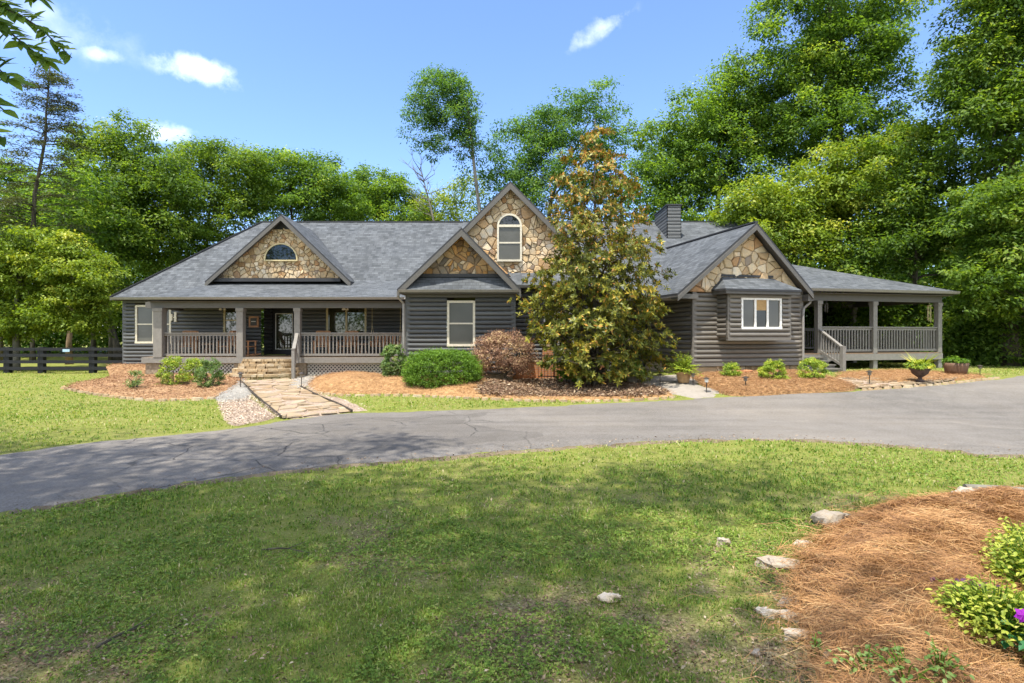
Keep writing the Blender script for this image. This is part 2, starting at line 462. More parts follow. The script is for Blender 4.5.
M['straw_bed'] = litter_mat('orange_pine_straw', (0.24, 0.125, 0.055), (0.40, 0.225, 0.105), (0.52, 0.32, 0.17))
M['edge_dirt'] = litter_mat('tan_edge_dirt', (0.10, 0.075, 0.045), (0.21, 0.165, 0.10), (0.33, 0.27, 0.18), 9, 40, 0.04)
M['gravel'] = litter_mat('pinkish_pea_gravel', (0.197, 0.144, 0.101), (0.434, 0.325, 0.243), (0.656, 0.525, 0.416), 16, 45, 0.05)
M['white_gravel'] = litter_mat('white_river_gravel', (0.212, 0.199, 0.172), (0.357, 0.332, 0.292), (0.527, 0.498, 0.437), 12, 30, 0.07)
M['concrete'] = litter_mat('grey_concrete', (0.240, 0.216, 0.180), (0.288, 0.258, 0.216), (0.336, 0.300, 0.252), 5, 80, 0.006)
SKY_STRENGTH, SUN_STRENGTH, EXPOSURE = 0.13, 3.3, 1.38; FILL_CLOUD_T = 0.43
# ------------------------------------------------------------------ polygons on the ground
def inside(poly, x, y):
    x = np.asarray(x, float); y = np.asarray(y, float)
    r = np.zeros(x.shape, bool); n = len(poly)
    for i in range(n):
        x0, y0 = poly[i][0], poly[i][1]; x1, y1 = poly[(i + 1) % n][0], poly[(i + 1) % n][1]
        c = ((y0 > y) != (y1 > y)) & (x < (x1 - x0) * (y - y0) / ((y1 - y0) if y1 != y0 else 1e-9) + x0)
        r ^= c
    return r

def edge_dist(poly, x, y):
    x = np.asarray(x, float); y = np.asarray(y, float)
    d = np.full(x.shape, 1e9); n = len(poly)
    for i in range(n):
        ax, ay = poly[i][0], poly[i][1]; bx, by = poly[(i + 1) % n][0], poly[(i + 1) % n][1]
        dx, dy = bx - ax, by - ay; L = dx * dx + dy * dy + 1e-12
        t = np.clip(((x - ax) * dx + (y - ay) * dy) / L, 0, 1)
        d = np.minimum(d, np.hypot(x - ax - t * dx, y - ay - t * dy))
    return d

def catmull(pts, k=6, closed=False):
    out = []; n = len(pts)
    rngk = n if closed else n - 1
    g = (lambda i: pts[i % n]) if closed else (lambda i: pts[max(0, min(n - 1, i))])
    for i in range(rngk):
        p0, p1, p2, p3 = (np.array(g(j)[:2], float) for j in (i - 1, i, i + 1, i + 2))
        for j in range(k):
            t = j / k
            out.append(tuple(0.5 * ((2 * p1) + (-p0 + p2) * t + (2 * p0 - 5 * p1 + 4 * p2 - p3) * t * t + (-p0 + 3 * p1 - 3 * p2 + p3) * t ** 3)))
    if not closed: out.append(tuple(pts[-1][:2]))
    return out

def wobble(poly, amp, seed):
    r = np.random.default_rng(seed)
    return [(x + r.uniform(-amp, amp), y + r.uniform(-amp, amp)) for x, y in poly]

def dens(poly, step, closed=True):
    out = []; n = len(poly)
    for i in range(n if closed else n - 1):
        a = np.array(poly[i][:2], float); b = np.array(poly[(i + 1) % n][:2], float)
        k = max(1, int(np.linalg.norm(b - a) / step))
        for j in range(k): out.append(tuple(a + (b - a) * j / k))
    if not closed: out.append(tuple(poly[-1][:2]))
    return out

def sheet(name, poly, mat, zoff=0.02, step=0.5, zfun=None, kind='structure', rim=.03, rimw=.12):
    xs = [p[0] for p in poly]; ys = [p[1] for p in poly]
    gx = np.arange(min(xs), max(xs), step); gy = np.arange(min(ys), max(ys), step)
    X, Y = np.meshgrid(gx, gy); X = X.ravel() + rng.uniform(-.2, .2, X.size) * step; Y = Y.ravel() + rng.uniform(-.2, .2, Y.size) * step
    ok = inside(poly, X, Y) & (edge_dist(poly, X, Y) > step * 0.35)
    pts = [Vector(p[:2]) for p in poly] + [Vector((a, b)) for a, b in zip(X[ok], Y[ok])]
    n = len(poly)
    res = delaunay_2d_cdt(pts, [(i, (i + 1) % n) for i in range(n)], [], 1, 1e-5)
    P = np.array([tuple(v) for v in res[0]])
    z = terr(P[:, 0], P[:, 1]) + zoff
    if zfun is not None: z = z + zfun(P[:, 0], P[:, 1])
    ed = edge_dist(poly, P[:, 0], P[:, 1]); z = z - (zoff + rim) * (1 - S(ed / rimw))
    me = bpy.data.meshes.new(name)
    me.from_pydata([(a, b, c) for (a, b), c in zip(P, z)], [], [tuple(f) for f in res[2]])
    me.materials.append(mat); me.polygons.foreach_set('use_smooth', [True] * len(me.polygons)); me.update()
    # faces must look up
    up = sum(1 for f in me.polygons if f.normal.z > 0)
    if up < len(me.polygons) / 2: me.flip_normals()
    o = bpy.data.objects.new(name, me); C.objects.link(o)
    return tag(o, kind=kind)

G = lambda *pp: [tuple(gp(*p)[:2]) for p in pp]
# the drive: far edge from left to right, near edge back again
far_edge = G((-330, 486), (-130, 466), (0, 454), (60, 446), (140, 437), (235, 428), (285, 420), (345, 413), (430, 410.5), (520, 407), (600, 403), (690, 398.5), (800, 393), (880, 389), (940, 384), (1000, 378), (1022, 375)) + [(22, 21.3), (30, 23)]
near_edge = [(30, 8.6), (16, 8.9)] + G((1022, 457), (960, 452), (880, 445.5), (800, 441), (700, 441), (620, 445), (560, 449), (480, 455.5), (400, 462), (300, 471), (230, 480), (150, 491), (60, 506), (2, 515), (-130, 533), (-330, 556))
DRIVE = wobble(dens(catmull(far_edge, 5), 0.5, False), 0.02, 1) + wobble(dens(catmull(near_edge, 5), 0.5, False), 0.05, 2)
sheet('driveway', DRIVE, M['asphalt'], 0.03, 0.5, rim=.012, rimw=.25)

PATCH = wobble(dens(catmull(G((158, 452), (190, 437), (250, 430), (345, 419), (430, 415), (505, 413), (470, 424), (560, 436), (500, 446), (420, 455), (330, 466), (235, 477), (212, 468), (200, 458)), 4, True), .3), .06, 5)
sheet('asphalt_shade_patch', PATCH, M['asphalt_shade_patch'], 0.042, 0.4, rim=.0, rimw=.1)  # covers newer asphalt; part of its dark outline is painted shadow
# strip of gravel and litter where asphalt meets the near lawn
def strip(name, line, w, mat, seed, zoff):
    L = [np.array(p) for p in dens(catmull(line, 6), 0.35, False)]
    r = np.random.default_rng(seed)
    A = []; B = []
    for i, p in enumerate(L):
        t = L[min(i + 1, len(L) - 1)] - L[max(i - 1, 0)]; t = t / (np.linalg.norm(t) + 1e-9); nn = np.array((-t[1], t[0]))
        A.append(tuple(p + nn * (w * r.uniform(.3, 1.0)))); B.append(tuple(p - nn * w * r.uniform(0.3, 0.8)))
    return sheet(name, A + B[::-1], mat, zoff, 0.12, rim=.02, rimw=.05)
strip('gravel_verge', near_edge[1:-2], 0.20, M['edge_dirt'], 3, 0.03)

LEFT_BED = catmull(G((62, 388), (95, 394), (150, 400), (216, 398), (236, 389), (246, 380), (242, 372)) + [(-11.6, 24.6), (-15.2, 25.5), (-18.6, 26.3)] + G((108, 378)), 5, True)
bankz = lambda x, y: 0.34 * S((y - 23.0) / 2.8)
sheet('left_mulch_bed', LEFT_BED, M['mulch'], 0.04, 0.25, lambda x, y: bankz(x, y) + 0.10 * vnoise(x, y, .6, 3) * S(edge_dist(LEFT_BED, x, y) / .4))
WHITE_L = catmull(G((215, 392), (238, 375), (246, 380), (252, 396), (240, 402), (220, 402)), 5, True)
sheet('white_gravel_patch', WHITE_L, M['white_gravel'], 0.05, 0.2, lambda x, y: 0.03 * vnoise(x, y, .1, 4))
PEA_L = G((216, 403), (243, 401), (251, 396), (283, 418), (240, 427), (226, 426))
sheet('pea_gravel_patch', dens(PEA_L, .3), M['gravel'], 0.03, 0.25)
WALK = G((238, 381), (252, 394), (283, 420), (318, 417), (353, 412.5), (318, 397), (289, 380))
sheet('stone_walk', dens(WALK, .3), M['gravel'], 0.045, 0.25)
PEA_R = G((290, 380), (304, 372), (322, 372), (312, 384), (322, 394), (346, 399), (372, 410.5), (353, 412.5), (318, 397))
sheet('pea_gravel_patch', dens(PEA_R, .3), M['gravel'], 0.035, 0.25)
WHITE_R = catmull(G((288, 384), (306, 374), (330, 369), (318, 377), (306, 388), (296, 392)), 5, True)
sheet('white_gravel_patch', WHITE_R, M['white_gravel'], 0.05, 0.2, lambda x, y: 0.03 * vnoise(x, y, .1, 4))
MID_BED = catmull(G((306, 385), (318, 376), (335, 371)), 4) + [(-6.6, 23.4), (-4.4, 22.8), (-3.9, 20.7), (0.2, 20.7), (0.3, 22.3), (4.0, 22.3)] + G((640, 384), (672, 392), (676, 397), (600, 400.5), (540, 400), (480, 398.5), (420, 395), (370, 394), (330, 395), (312, 391))
MID_BED = dens(MID_BED, .4)
mid_m = lambda x, y: 0.28 * S(edge_dist(MID_BED, x, y) / 1.6) * S((1.0 - x) / 3) + 0.07 * vnoise(x, y, .5, 5) * S(edge_dist(MID_BED, x, y) / .4)
sheet('middle_mulch_bed', MID_BED, M['straw'], 0.04, 0.25, mid_m)
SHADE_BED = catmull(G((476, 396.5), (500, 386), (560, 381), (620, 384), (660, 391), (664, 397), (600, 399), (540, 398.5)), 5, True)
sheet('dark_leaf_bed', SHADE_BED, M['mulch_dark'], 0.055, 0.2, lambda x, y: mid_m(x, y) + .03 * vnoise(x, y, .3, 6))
PAD = G((604, 381), (640, 378), (694, 373), (702, 384), (724, 391), (716, 398.5), (690, 399), (660, 392), (640, 385))
sheet('concrete_path', dens(PAD, .4), M['concrete'], 0.05, 0.4)
STRAW_R = catmull(G((690, 379), (704, 376), (760, 374), (806, 374), (838, 381), (856, 390.5), (800, 394), (742, 396.8), (714, 392)), 5, True)
sheet('wing_straw_bed', STRAW_R, M['straw'], 0.045, 0.2, lambda x, y: 0.12 * S(edge_dist(STRAW_R, x, y) / .7) + .05 * vnoise(x, y, .35, 8) * S(edge_dist(STRAW_R, x, y) / .3))
STRAW_P = catmull(G((834, 378), (850, 373), (900, 371.5), (975, 375.5), (990, 377.5), (940, 383), (900, 385), (860, 382)), 5, True)
sheet('porch_straw_bed', STRAW_P, M['straw'], 0.045, 0.25, lambda x, y: .05 * vnoise(x, y, .35, 8) * S(edge_dist(STRAW_P, x, y) / .3))
PATH_R = catmull(G((832, 381), (860, 378), (905, 379), (960, 379), (940, 384), (900, 387.5), (862, 390), (846, 386)), 5, True)
sheet('flagstone_path', PATH_R, M['gravel'], 0.055, 0.25)

# pine straw island in the near lawn
ISLAND = catmull(G((1060, 497), (985, 499), (930, 503), (880, 511), (838, 527), (800, 560), (786, 600), (800, 650), (818, 690), (840, 730), (1100, 730)), 5, True)
isl_z = lambda x, y: 0.20 * S(edge_dist(ISLAND, x, y) / 0.9) + (0.10 * vnoise(x, y, .55, 9) + 0.05 * vnoise(x, y, .2, 10)) * S(edge_dist(ISLAND, x, y) / .35)
sheet('pine_straw_bed', ISLAND, M['straw_bed'], 0.03, 0.12, isl_z)

# ------------------------------------------------------------------ terrain
BEDS = [LEFT_BED, WHITE_L, PEA_L, WALK, PEA_R, WHITE_R, MID_BED, PAD, STRAW_R, STRAW_P, PATH_R, ISLAND]
def dryness(x, y):
    d = (vnoise(x, y, 1.9, 21) - 0.45) * 1.0 + (vnoise(x, y, 0.7, 22) - 0.47) * 1.2 + (vnoise(x, y, 0.22, 23) - 0.5) * 1.2
    near = S((8.6 - y) / 3.0)
    left = S((-1.2 - x) / 1.5) * S((4.6 - y) / 1.0) * 0.55
    right = S((x - 0.6) / 1.2) * S((6.4 - y) / 1.5) * S((3.6 - x) / .5) * 0.32
    greenleft = S((-0.8 - x) / 2.5) * S((y - 4.0) / 1.2) * 0.7
    return np.clip(near * (0.10 + d * 0.8 + left + right - greenleft) + (1 - near) * (d * 0.22 - 0.05), 0, 1)

def axis(lo, hi, segs):
    out = []
    for a, b, st in segs: out += list(np.arange(a, b, st))
    return np.array(out + [hi])
gx = axis(0, 170, [(-170, -40, 6), (-40, -14, 1.0), (-14, 14, 0.22), (14, 40, 1.0), (40, 170, 6)])
gy = axis(0, 190, [(-40, 1, 2.0), (1, 12, 0.2), (12, 30, 0.5), (30, 60, 2), (60, 190, 8)])
X, Y = np.meshgrid(gx, gy); Z = terr(X, Y) - 0.02 * (vnoise(X, Y, .25, 30) > .8)
nx, ny = len(gx), len(gy)
me = bpy.data.meshes.new('ground')
fs = [(j * nx + i, j * nx + i + 1, (j + 1) * nx + i + 1, (j + 1) * nx + i) for j in range(ny - 1) for i in range(nx - 1)]
me.from_pydata(np.stack([X.ravel(), Y.ravel(), Z.ravel()], 1).tolist(), [], fs)
at = me.attributes.new('dry', 'FLOAT', 'POINT'); at.data.foreach_set('value', dryness(X.ravel(), Y.ravel()).astype(np.float32))
me.materials.append(M['lawn']); me.polygons.foreach_set('use_smooth', [True] * len(me.polygons)); me.update()
tag(C.objects.link(bpy.data.objects.new('ground', me)) or bpy.data.objects['ground'], kind='structure')

# ------------------------------------------------------------------ stones
def clip_half(poly, m, n):
    out = []
    for i in range(len(poly)):
        a, b = poly[i], poly[(i + 1) % len(poly)]
        da = (a[0] - m[0]) * n[0] + (a[1] - m[1]) * n[1]; db = (b[0] - m[0]) * n[0] + (b[1] - m[1]) * n[1]
        if da <= 0: out.append(a)
        if (da < 0 < db) or (db < 0 < da):
            t = da / (da - db); out.append((a[0] + (b[0] - a[0]) * t, a[1] + (b[1] - a[1]) * t))
    return out

def voronoi_cells(poly, n, seed, relax=1):
    r = np.random.default_rng(seed)
    xs = [p[0] for p in poly]; ys = [p[1] for p in poly]
    pts = []
    while len(pts) < n:
        x, y = r.uniform(min(xs), max(xs)), r.uniform(min(ys), max(ys))
        if inside(poly, np.array([x]), np.array([y]))[0]: pts.append((x, y))
    for it in range(relax):
        cells = []
        for i, p in enumerate(pts):
            c = list(poly)
            near = sorted(range(n), key=lambda j: (pts[j][0] - p[0]) ** 2 + (pts[j][1] - p[1]) ** 2)[1:16]
            for j in near:
                q = pts[j]
                c = clip_half(c, ((p[0] + q[0]) / 2, (p[1] + q[1]) / 2), (q[0] - p[0], q[1] - p[1]))
                if len(c) < 3: break
            cells.append(c)
        if it < relax - 1:
            pts = [((sum(v[0] for v in c) / len(c)) * .6 + p[0] * .4, (sum(v[1] for v in c) / len(c)) * .6 + p[1] * .4) if len(c) > 2 else p for c, p in zip(cells, pts)]
    return [c for c in cells if len(c) > 2]

def area(c):
    return 0.5 * sum(c[i][0] * c[(i + 1) % len(c)][1] - c[(i + 1) % len(c)][0] * c[i][1] for i in range(len(c)))

def stones(mb, cells, gap, thick, Mx, mat, r, top_shrink=0.85):
    """each cell becomes one rounded stone; Mx maps (x, y, height) to the world"""
    for c in cells:
        a = area(c)
        if abs(a) < 0.004: continue
        if a < 0: c = c[::-1]
        cx = sum(p[0] for p in c) / len(c); cy = sum(p[1] for p in c) / len(c)
        rad = math.sqrt(abs(a) / math.pi); k = max(.4, 1 - gap / rad)
        t = thick * r.uniform(.4, 1.5)
        n = len(c); v = []
        tilt = (r.uniform(-.10, .10), r.uniform(-.10, .10))
        for (sc, h) in ((k, 0.0), (k * 0.97, t * .7), (k * top_shrink, t)):
            for p in c:
                dx, dy = (p[0] - cx) * sc, (p[1] - cy) * sc
                v.append((cx + dx, cy + dy, h + (tilt[0] * dx + tilt[1] * dy if h > 0 else 0)))
        f = [tuple(range(2 * n, 3 * n))]
        for b in (0, n):
            f += [(b + i, b + (i + 1) % n, b + n + (i + 1) % n, b + n + i) for i in range(n)]
        mb.add(v, f, mat, Mx, float(r.random()))

def flagging(name, poly, n, seed, z, mat, gap=.025, th=.03):
    mb = MB(); r = np.random.default_rng(seed)
    cells = voronoi_cells(poly, n, seed, 2)
    for c in cells:
        cx = sum(p[0] for p in c) / len(c); cy = sum(p[1] for p in c) / len(c)
        stones(mb, [c], gap, th, Matrix.Translation((0, 0, tz(cx, cy) + z)), 0, r, .95)
    return tag(mb.build(name, [mat]), kind='structure')
flagging('walk_flagstones', WALK[:2] + [WALK[2], WALK[4], WALK[6]], 70, 5, .03, M['flag'])
flagging('path_flagstones', PATH_R[::3], 75, 6, .04, M['flag'], .03)

# dark metal edging on both sides of the walk
def edging(pts, name, lab):
    mb = MB()
    L = catmull(pts, 5)
    P = [Vector((x, y, tz(x, y) + 0.055)) for x, y in L]
    for a, b in zip(P[:-1], P[1:]): mb.bar(a, b, .04, .06)
    return tag(mb.build(name, [M['bronze']]), lab, 'edging', 'walk edging')
edging(G((240, 382), (252, 394), (268, 408), (281, 419)), 'path_edging', 'dark edging strip along the side of the stone walk nearer the left shrubs')
edging(G((300, 388), (318, 397.5), (336, 405), (352, 413)), 'path_edging', 'dark edging strip along the side of the stone walk nearer the hedge')
# ------------------------------------------------------------------ the house
HORG = (0.0, 24.0, 0.25)
house = empty('house', HORG, 0, 'long dark grey log house with stone gables and grey shingle roofs', 'house')
WA = Vector((8.65, 20.1, 0)); WT = math.atan2(.239, .971)
MW = Matrix.Translation(WA) @ Matrix.Rotation(WT, 4, 'Z')     # the wing's own frame: x along its front, y into the house
I4 = Matrix.Identity(4)
def hb(mb, name, mats, parent=None, smooth=False):
    return mb.build(name, mats, parent or house, HORG, smooth)

COURSE = 0.166
def log_wall(mb, a, b, z0, z1, holes=(), Mx=None, mat=0, out=-1, bulge=0.10):
    """half-round log siding from a to b (2-D); holes: (s0, s1, z0, z1) along the wall"""
    a = Vector(a); b = Vector(b); L = (b - a).length; d = (b - a) / L
    nrm = Vector((d.y, -d.x))
    prof = [(0.0, 0.004), (0.06, 0.024), (0.22, 0.040), (0.5, 0.046), (0.78, 0.040), (0.94, 0.024), (1.0, 0.004)]
    z = z0
    while z < z1 - 0.01:
        zt = min(z + COURSE, z1); zm = (z + zt) / 2
        iv = [(0.0, L)]
        for (h0, h1, hz0, hz1) in holes:
            if hz0 - .02 < zm < hz1 + .02:
                nv = []
                for (p, q) in iv:
                    if h1 <= p or h0 >= q: nv.append((p, q)); continue
                    if h0 > p: nv.append((p, h0))
                    if h1 < q: nv.append((h1, q))
                iv = nv
        for (p, q) in iv:
            k = max(1, int((q - p) / 2.5)); v = []; f = []
            for i in range(k + 1):
                s = p + (q - p) * i / k
                for (t, o) in prof:
                    w = a + d * s + nrm * (o * bulge / .046)
                    v.append((w.x, w.y, z + (zt - z) * t))
            m = len(prof)
            for i in range(k):
                for j in range(m - 1):
                    f.append((i * m + j, (i + 1) * m + j, (i + 1) * m + j + 1, i * m + j + 1))
            mb.add(v, f, mat, Mx, random.random())
        z = zt
    return mb

def win(Mx, x0, x1, z0, z1, y=0.0, cols=1, rows=2, mat='cream', pane='screen', trim=0.09, panes=None, split=0.5, blind=None, label=None):
    """a window: frame > panes; Mx maps the wall's frame, y = wall plane, -y outwards"""
    f = MB(); o = y - 0.075
    f.box(x0 - trim, x1 + trim, o, y + .02, z1, z1 + trim, 0, Mx); f.box(x0 - trim, x1 + trim, o - .02, y + .02, z0 - trim, z0, 0, Mx)
    f.box(x0 - trim, x0, o, y + .02, z0, z1, 0, Mx); f.box(x1, x1 + trim, o, y + .02, z0, z1, 0, Mx)
    w = (x1 - x0) / cols; cells = []
    for c in range(cols):
        a, b = x0 + c * w, x0 + (c + 1) * w
        if c: f.box(a - .04, a + .04, o + .01, y + .02, z0, z1, 0, Mx)
        ra = [z0 + (z1 - z0) * t for t in ([0, 1] if rows == 1 else [0, split, 1])]
        for r in range(rows):
            if r: f.box(a + (.04 if c else 0), b - (.04 if c < cols - 1 else 0), o + .02, y + .02, ra[r] - .028, ra[r] + .028, 0, Mx)
            cells.append((a, b, ra[r], ra[r + 1]))
    fr = hb(f, 'window', [M[mat]])
    if label: fr['label'] = label
    for k, (a, b, c, d) in enumerate(cells):
        p = MB(); i = 0.006
        p.add([(a - i, y - .03, c - i), (b + i, y - .03, c - i), (b + i, y - .03, d + i), (a - i, y - .03, d + i)], [(0, 1, 2, 3)], 0, Mx)
        hb(p, 'pane', [M[(panes or {}).get(k, pane)]], fr)
    return fr

def roof_slab(poly, thick=0.14, mats=None, name='roof', parent=None, build=True, mb=None):
    """a planar roof face with shingle UVs on top and painted edges"""
    P = [Vector(p) for p in poly]
    n = (P[1] - P[0]).cross(P[2] - P[0])
    if n.length < 1e-6: n = (P[2] - P[0]).cross(P[3] - P[0])
    n.normalize()
    if n.z < 0: P = P[::-1]; n = -n
    u = Vector((0, 0, 1)).cross(n)
    u = u.normalized() if u.length > 1e-4 else Vector((1, 0, 0)); v = n.cross(u)
    m = mb or MB(); k = len(P)
    uv = [tuple(((p - P[0]).dot(u) + 3.1 * P[0].x, p.dot(v)) for p in P)]
    m.add(P, [tuple(range(k))], 0, None, .5, uv)
    Q = [p - Vector((0, 0, thick)) for p in P]
    lip = [p - Vector((0, 0, 0.08)) for p in P]
    f = [(i, k + i, k + (i + 1) % k, (i + 1) % k) for i in range(k)]
    m.add(P + lip, f, 2)
    m.add(lip + Q, f, 1)
    m.add(Q, [tuple(reversed(range(k)))], 1)
    if build: return hb(m, name, mats or [M['shingle'], M['fascia'], M['dark_trim']], parent)

def gable_roof(Mx, xl, xr, xa, zl, zr, za, y0, y1, thick=.16, rake=.0):
    """two slopes of a gable roof in the frame Mx; left eave (xl, zl), right eave (xr, zr), ridge (xa, za); returns both"""
    t = lambda *p: Mx @ Vector(p)
    a = roof_slab([t(xl, y0, zl), t(xa, y0, za), t(xa, y1, za), t(xl, y1, zl)], thick)
    b = roof_slab([t(xa, y0, za), t(xr, y0, zr), t(xr, y1, zr), t(xa, y1, za)], thick)
    return a, b

def rake_boards(Mx, xl, xr, xa, zl, zr, za, y, w=.22):
    """the painted boards under the front edges of a gable roof"""
    m = MB()
    for (xe, ze) in ((xl, zl), (xr, zr)):
        L = math.hypot(xa - xe, za - ze); nx, nz = -(za - ze) / L, (xa - xe) / L
        if nz < 0: nx, nz = -nx, -nz
        drop = 0.085
        v = []
        for yy in (y, y + .05):
            for (px, pz) in ((xe, ze), (xa, za)):
                v += [(px, yy, pz - drop / abs(nz)), (px, yy, pz - (drop + w) / abs(nz))]
        if xe < xa: f = [(0, 1, 3, 2), (4, 6, 7, 5), (1, 5, 7, 3), (0, 2, 6, 4), (0, 4, 5, 1), (2, 3, 7, 6)]
        else: f = [(2, 3, 1, 0), (5, 7, 6, 4), (3, 7, 5, 1), (4, 6, 2, 0), (1, 5, 4, 0), (6, 7, 3, 2)]
        m.add(v, f, 0, Mx)
    return hb(m, 'rake_board', [M['fascia']])

def stone_gable(Mx, tri, y, n, seed, mat='stone', extra_back=.2):
    """stone facing over a convex outline (x, z) on the plane y, each stone real"""
    b = MB()
    k = len(tri)
    b.add([(p[0], y, p[1]) for p in tri] + [(p[0], y + extra_back, p[1]) for p in tri], [tuple(range(k))] + [(i, k + i, k + (i + 1) % k, (i + 1) % k) for i in range(k)], 0, Mx)
    g = hb(b, 'gable_wall', [M['mortar']])
    s = MB(); r = np.random.default_rng(seed)
    A = Mx @ Matrix(((1, 0, 0, 0), (0, 0, -1, y), (0, 1, 0, 0), (0, 0, 0, 1)))
    t2 = tri if area(tri) > 0 else tri[::-1]
    stones(s, voronoi_cells(t2, n, seed, 1), .010, .055, A, 0, r, .80)
    hb(s, 'stone_facing', [M[mat]], g)
    return g

def arc_window(Mx, cx, z0, r, y, rect=0.0, mat='cream', trimw=.07, rows=True):
    """half-round window, with a rectangular sash of height rect below it"""
    f = MB(); o = y - .15; n = 14
    zc = z0 + rect
    ring = []
    for k in range(n + 1):
        a = math.pi * k / n
        ring.append((math.cos(a), math.sin(a)))
    for k in range(n):
        v = []
        for yy in (o, y):
            for (c, s_) in (ring[k], ring[k + 1]):
                v += [(cx + c * r, yy, zc + s_ * r), (cx + c * (r + trimw), yy, zc + s_ * (r + trimw))]
        f.add(v, [(0, 1, 3, 2), (4, 6, 7, 5), (1, 5, 7, 3), (0, 2, 6, 4)], 0, Mx)
    if rect > 0:
        f.box(cx - r - trimw, cx - r, o, y, z0, zc, 0, Mx); f.box(cx + r, cx + r + trimw, o, y, z0, zc, 0, Mx)
        f.box(cx - r, cx + r, o - .005, y, zc - .05, zc + .05, 0, Mx)
        f.box(cx - r, cx + r, o + .02, y, z0 + rect * .5 - .03, z0 + rect * .5 + .03, 0, Mx)
    f.box(cx - r - trimw, cx + r + trimw, o - .015, y, z0 - trimw, z0, 0, Mx)
    fr = hb(f, 'window', [M[mat]])
    p = MB(); yy = y - .108
    p.add([(cx + c * r * 1.01, yy, zc + s_ * r * 1.01) for (c, s_) in ring], [tuple(range(n + 1))[::-1]], 0, Mx)
    hb(p, 'pane', [M['glass']], fr)
    if rect > 0:
        for (a, b) in ((z0, z0 + rect * .5), (z0 + rect * .5, zc)):
            p = MB(); p.add([(cx - r, yy, a), (cx + r, yy, a), (cx + r, yy, b), (cx - r, yy, b)], [(0, 1, 2, 3)], 0, Mx)
            hb(p, 'pane', [M['screen']], fr)
    return fr

def railing(Mx, a, b, z0, z1, space=.145, bw=.045, name='railing', ends=True):
    """a porch railing between two points (x, y): top rail, bottom rail and balusters"""
    m = MB(); a = Vector(a); b = Vector(b); L = (b - a).length; d = (b - a) / L
    t = lambda s, z: (a.x + d.x * s, a.y + d.y * s, z)
    m.bar(t(0, z1), t(L, z1), .14, .045, 0, Mx); m.bar(t(0, z1 - .075), t(L, z1 - .075), .045, .09, 0, Mx)
    m.bar(t(0, z0 + .10), t(L, z0 + .10), .05, .09, 0, Mx)
    n = int(L / space)
    for i in range(1, n):
        s = L * i / n
        m.bar(t(s, z0 + .146), t(s, z1 - .121), bw, bw, 0, Mx, up=(d.x, d.y, 0))
    return hb(m, name, [M['rail']])

def post(Mx, x, y, z0, z1, w=.2, name='porch_post', mat='rail', base=True):
    m = MB(); h = w / 2
    m.box(x - h, x + h, y - h, y + h, z0, z1, 0, Mx)
    if base:
        m.box(x - h - .025, x + h + .025, y - h - .025, y + h + .025, z1 - .14, z1 - .004, 0, Mx)
    return hb(m, name, [M[mat]])

def ridge_cap(a, b, w=.14):
    m = MB(); m.bar(Vector(a) + Vector((0, 0, .012)), Vector(b) + Vector((0, 0, .012)), w, .05)
    return hb(m, 'ridge_cap', [M['dark_trim']])

def downspout(pts, Mx=None):
    m = MB(); m.tube(pts, .045, 8, 0, Mx)
    return hb(m, 'downspout', [M['gutter']])

def gutter(a, b, Mx=None):
    a = Vector(a); b = Vector(b); d = (b - a).normalized(); sx = Vector((d.y, -d.x, 0))
    m = MB(); v = []
    prof = [(0, 0), (.02, -.09), (.085, -.10), (.125, -.02), (.13, .0), (.115, .0), (.08, -.085), (.02, -.078)]
    for p in (a, b):
        for (o, z) in prof: q = p + sx * o; v.append((q.x, q.y, q.z + z))
    k = len(prof); f = [(i, (i + 1) % k, k + (i + 1) % k, k + i) for i in range(k)] + [tuple(range(k))[::-1], tuple(range(k, 2 * k))]
    m.add(v, f, 0, Mx)
    return hb(m, 'gutter', [M['gutter']])

# --- left block -----------------------------------------------------------------------------
zR = 8.02; yR = 30.3
xL, xRl = -18.1, -13.35
ridgeL = (xRl, yR, zR); ridgeR = (11.9, yR, zR)
zE, yE = 3.71, 25.6                       # eave of the left block
roof_slab([(xL, yE, zE), (-2.6, yE, zE), (-2.6, yR, zR), ridgeL])            # front slope
roof_slab([(xL, yE, zE), ridgeL, (xL, 35.0, zE)])                            # left hip
roof_slab([ridgeL, ridgeR, (16.4, 36.5, 3.5), (xL, 35.0, zE)])               # rear slope
# middle and right front slope
sl = (zR - 3.38) / (yR - 20.9)
zm = lambda y: 3.38 + sl * (y - 20.9)
ym = 22.05
roof_slab([(-2.6, ym, zm(ym)), (3.6, ym, zm(ym)), (3.6, yR, zR), (-2.6, yR, zR)])
roof_slab([(3.6, 20.9, 3.38), (8.2, 20.9, 3.38), (11.0, 24.2, zm(24.2)), ridgeR, (3.6, yR, zR)])
roof_slab([ridgeR, (11.0, 24.2, zm(24.2)), (16.4, 36.5, 3.5)])
ridge_cap(ridgeL, ridgeR)
ridge_cap((xL, yE, zE), ridgeL, .2)
gutter((xL + .1, yE - .005, zE - .02), (-15.1, yE - .005, zE - .02))
gutter((3.7, 20.895, 3.36), (6.1, 20.895, 3.36))
gutter((-.3, ym - .005, zm(ym) - .02), (3.5, ym - .005, zm(ym) - .02))
# porch roof
pe, pz = 23.3, 3.56
sp = .3; yt = 26.47; zt_ = pz + sp * (yt - pe)
roof_slab([(-15.0, pe, pz), (-4.2, pe, pz), (-4.2, yt, zt_), (-13.3, yt, zt_)], .12)
roof_slab([(-15.0, pe, pz), (-13.3, yt, zt_), (-15.0, 25.9, pz + .02)], .12)
gutter((-15.0, pe - .005, pz - .01), (-4.3, pe - .005, pz - .01))

